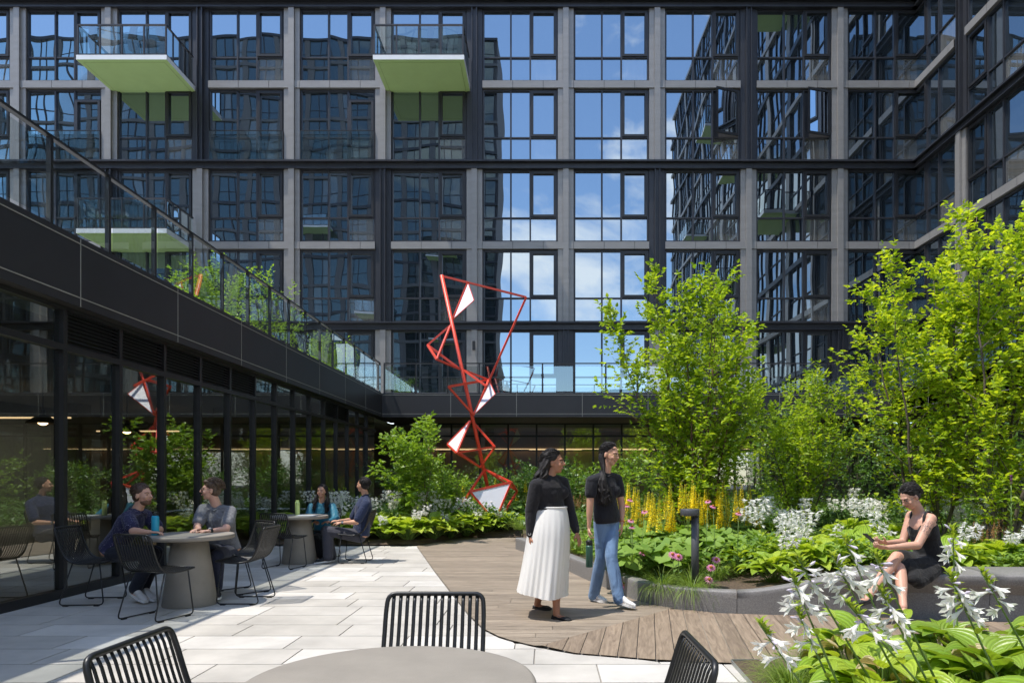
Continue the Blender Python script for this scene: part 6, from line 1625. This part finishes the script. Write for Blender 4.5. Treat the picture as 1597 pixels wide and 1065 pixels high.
# --- 7 woman in black dress on the bench, reading a phone
Y7 = 6.50
J = dict(pel=V(1453,878,6.52), che=V(1437,817,6.50), nk=V(1434,801,6.50), hd=V(1419,775,6.47), shA=V(1452,809,6.38), shB=V(1421,804,6.64),
    elA=V(1431,850,6.30), wrA=V(1384,853.5,6.24), elB=V(1408,846,6.60), wrB=V(1382,846,6.42), hpA=V(1447,881,6.44), hpB=V(1441,880,6.60), knA=V(1404,886,6.32), knB=V(1398,868,6.36),
    anA=V(1409,946,6.06), anB=V(1354,930,6.12), toA=V(1414,972,5.88), toB=V(1332,944,6.0))
hf = (-.84, -.30, -.58); W7 = ((J['anA']+J['anB'])/2)
base7 = W7.copy(); base7.z = min(J['anA'].z, J['anB'].z)-.08
tat = J['shA'].lerp(J['elA'], .38) + Vector((.01, -.035, 0)) - base7
p7 = person('woman in sleeveless black dress sitting on the bench looking at a phone', J, (-.80, -.55, 0), hf, skinmat('pale tattooed skin', (.56, .33, .24), (tuple(tat), .075)), .98, 1.0, .96, (-.3, 0, 1), bust=.95, handA=((-.95, .0, .08), (.0, .5, .9), 1, .8), handB=((-.95, -.25, .12), (0, .5, .9), -1, .7), jaw=1.0)
mDress = cloth('black linen dress', (.014, .014, .015), .2, .8, 10)[0]
mb = MB(); r = (J['shB']-J['shA']).normalized(); g = .98; infl = .014
Pp = lambda t: J['pel'].lerp(J['che'], t/.75)
mb.tube([Pp(-.12), Pp(0), Pp(.22), Pp(.42), Pp(.60), Pp(.72)], [(.16, .125), (.18, .135), (.158, .120), (.145, .114), (.158, .122), (.158, .118)], 20, flat=r)
tf7 = Vector((-.80, -.55, 0)).normalized()
for q in (-1, 1): mb.ell(J['che'] + (J['pel']-J['che']).normalized()*.055 + r*(.066*q) + tf7*.070, (.074, .068, .070), (r, tf7, Vector((0, 0, 1))), 12, 8)
for k in 'AB': limb(mb, J['hp'+k], J['hp'+k].lerp(J['kn'+k], .80), (.104, .100, .090, .084))
limb(mb, J['hpA']+Vector((0, -.03, -.03)), V(1432, 906, 6.28), (.10, .09, .07)); limb(mb, J['hpA'], V(1445, 898, 6.32), (.10, .085, .07)); limb(mb, J['hpA']+Vector((-.1, -.03, -.03)), V(1424, 902, 6.26), (.10, .08, .06))
remeshed(mb, 'dress', mDress, p7, .0085, 3)
for q, k in ((-1, 'A'), (1, 'B')):
    mb = MB(); s0 = J['che']+r*(.085*q)+tf7*.085; s1 = J['sh'+k]*.62+J['nk']*.38+Vector((0, 0, .052)); s2 = J['che']+r*(.09*q)-tf7*.10
    mb.tube([s0, s0.lerp(s1, .5)+tf7*.022+Vector((0, 0, .02)), s1+tf7*.012, s1-tf7*.04, s1.lerp(s2, .5)-tf7*.03, s2], [(.016, .005)]*6, 8, flat=r); mb.build('dress_strap', mDress, p7)
for k in 'AB': shoe(p7, J['an'+k]-Vector((0, 0, .05)), J['to'+k], M('black sandal '+k, (.02, .02, .022), .6), mWatch, kind='flat')
C_ = J['hd']; r_, f_, u_ = axes_of(hf, (-.3, 0, 1)); mb = MB(); hair_cap(mb, C_, hf, .96, (-.3, 0, 1), 1.09); mb.ell(C_-f_*.125-u_*.012, (.042, .036, .040), (r_, f_, u_), 12, 8); remeshed(mb, 'hair', mHairD, p7, .006, 2)
cap_strands(p7, C_, hf, .96, (-.3, 0, 1), 1.10, mHairD, 420, .05, .15, 7)
face_parts(p7, C_, hf, .96, (-.3, 0, 1), glasses='thin')
mb = MB(); c_ = V(1359, 842, 6.30); d_ = Vector((-.75, -.1, .62)).normalized(); n_v = Vector((.6, .1, .75)).normalized(); x_ = d_.cross(n_v).normalized()
a0 = c_ - d_*.05; n_v = x_.cross(d_)
mb.hexa([a0-x_*.036, a0+x_*.036, a0+x_*.036+d_*.14, a0-x_*.036+d_*.14, a0-x_*.036+n_v*.009, a0+x_*.036+n_v*.009, a0+x_*.036+d_*.14+n_v*.009, a0-x_*.036+d_*.14+n_v*.009])
ph = mb.build('phone', mCh, None, bevel=.003); tag(ph, 'black phone held in both hands by the woman on the bench', 'phone')
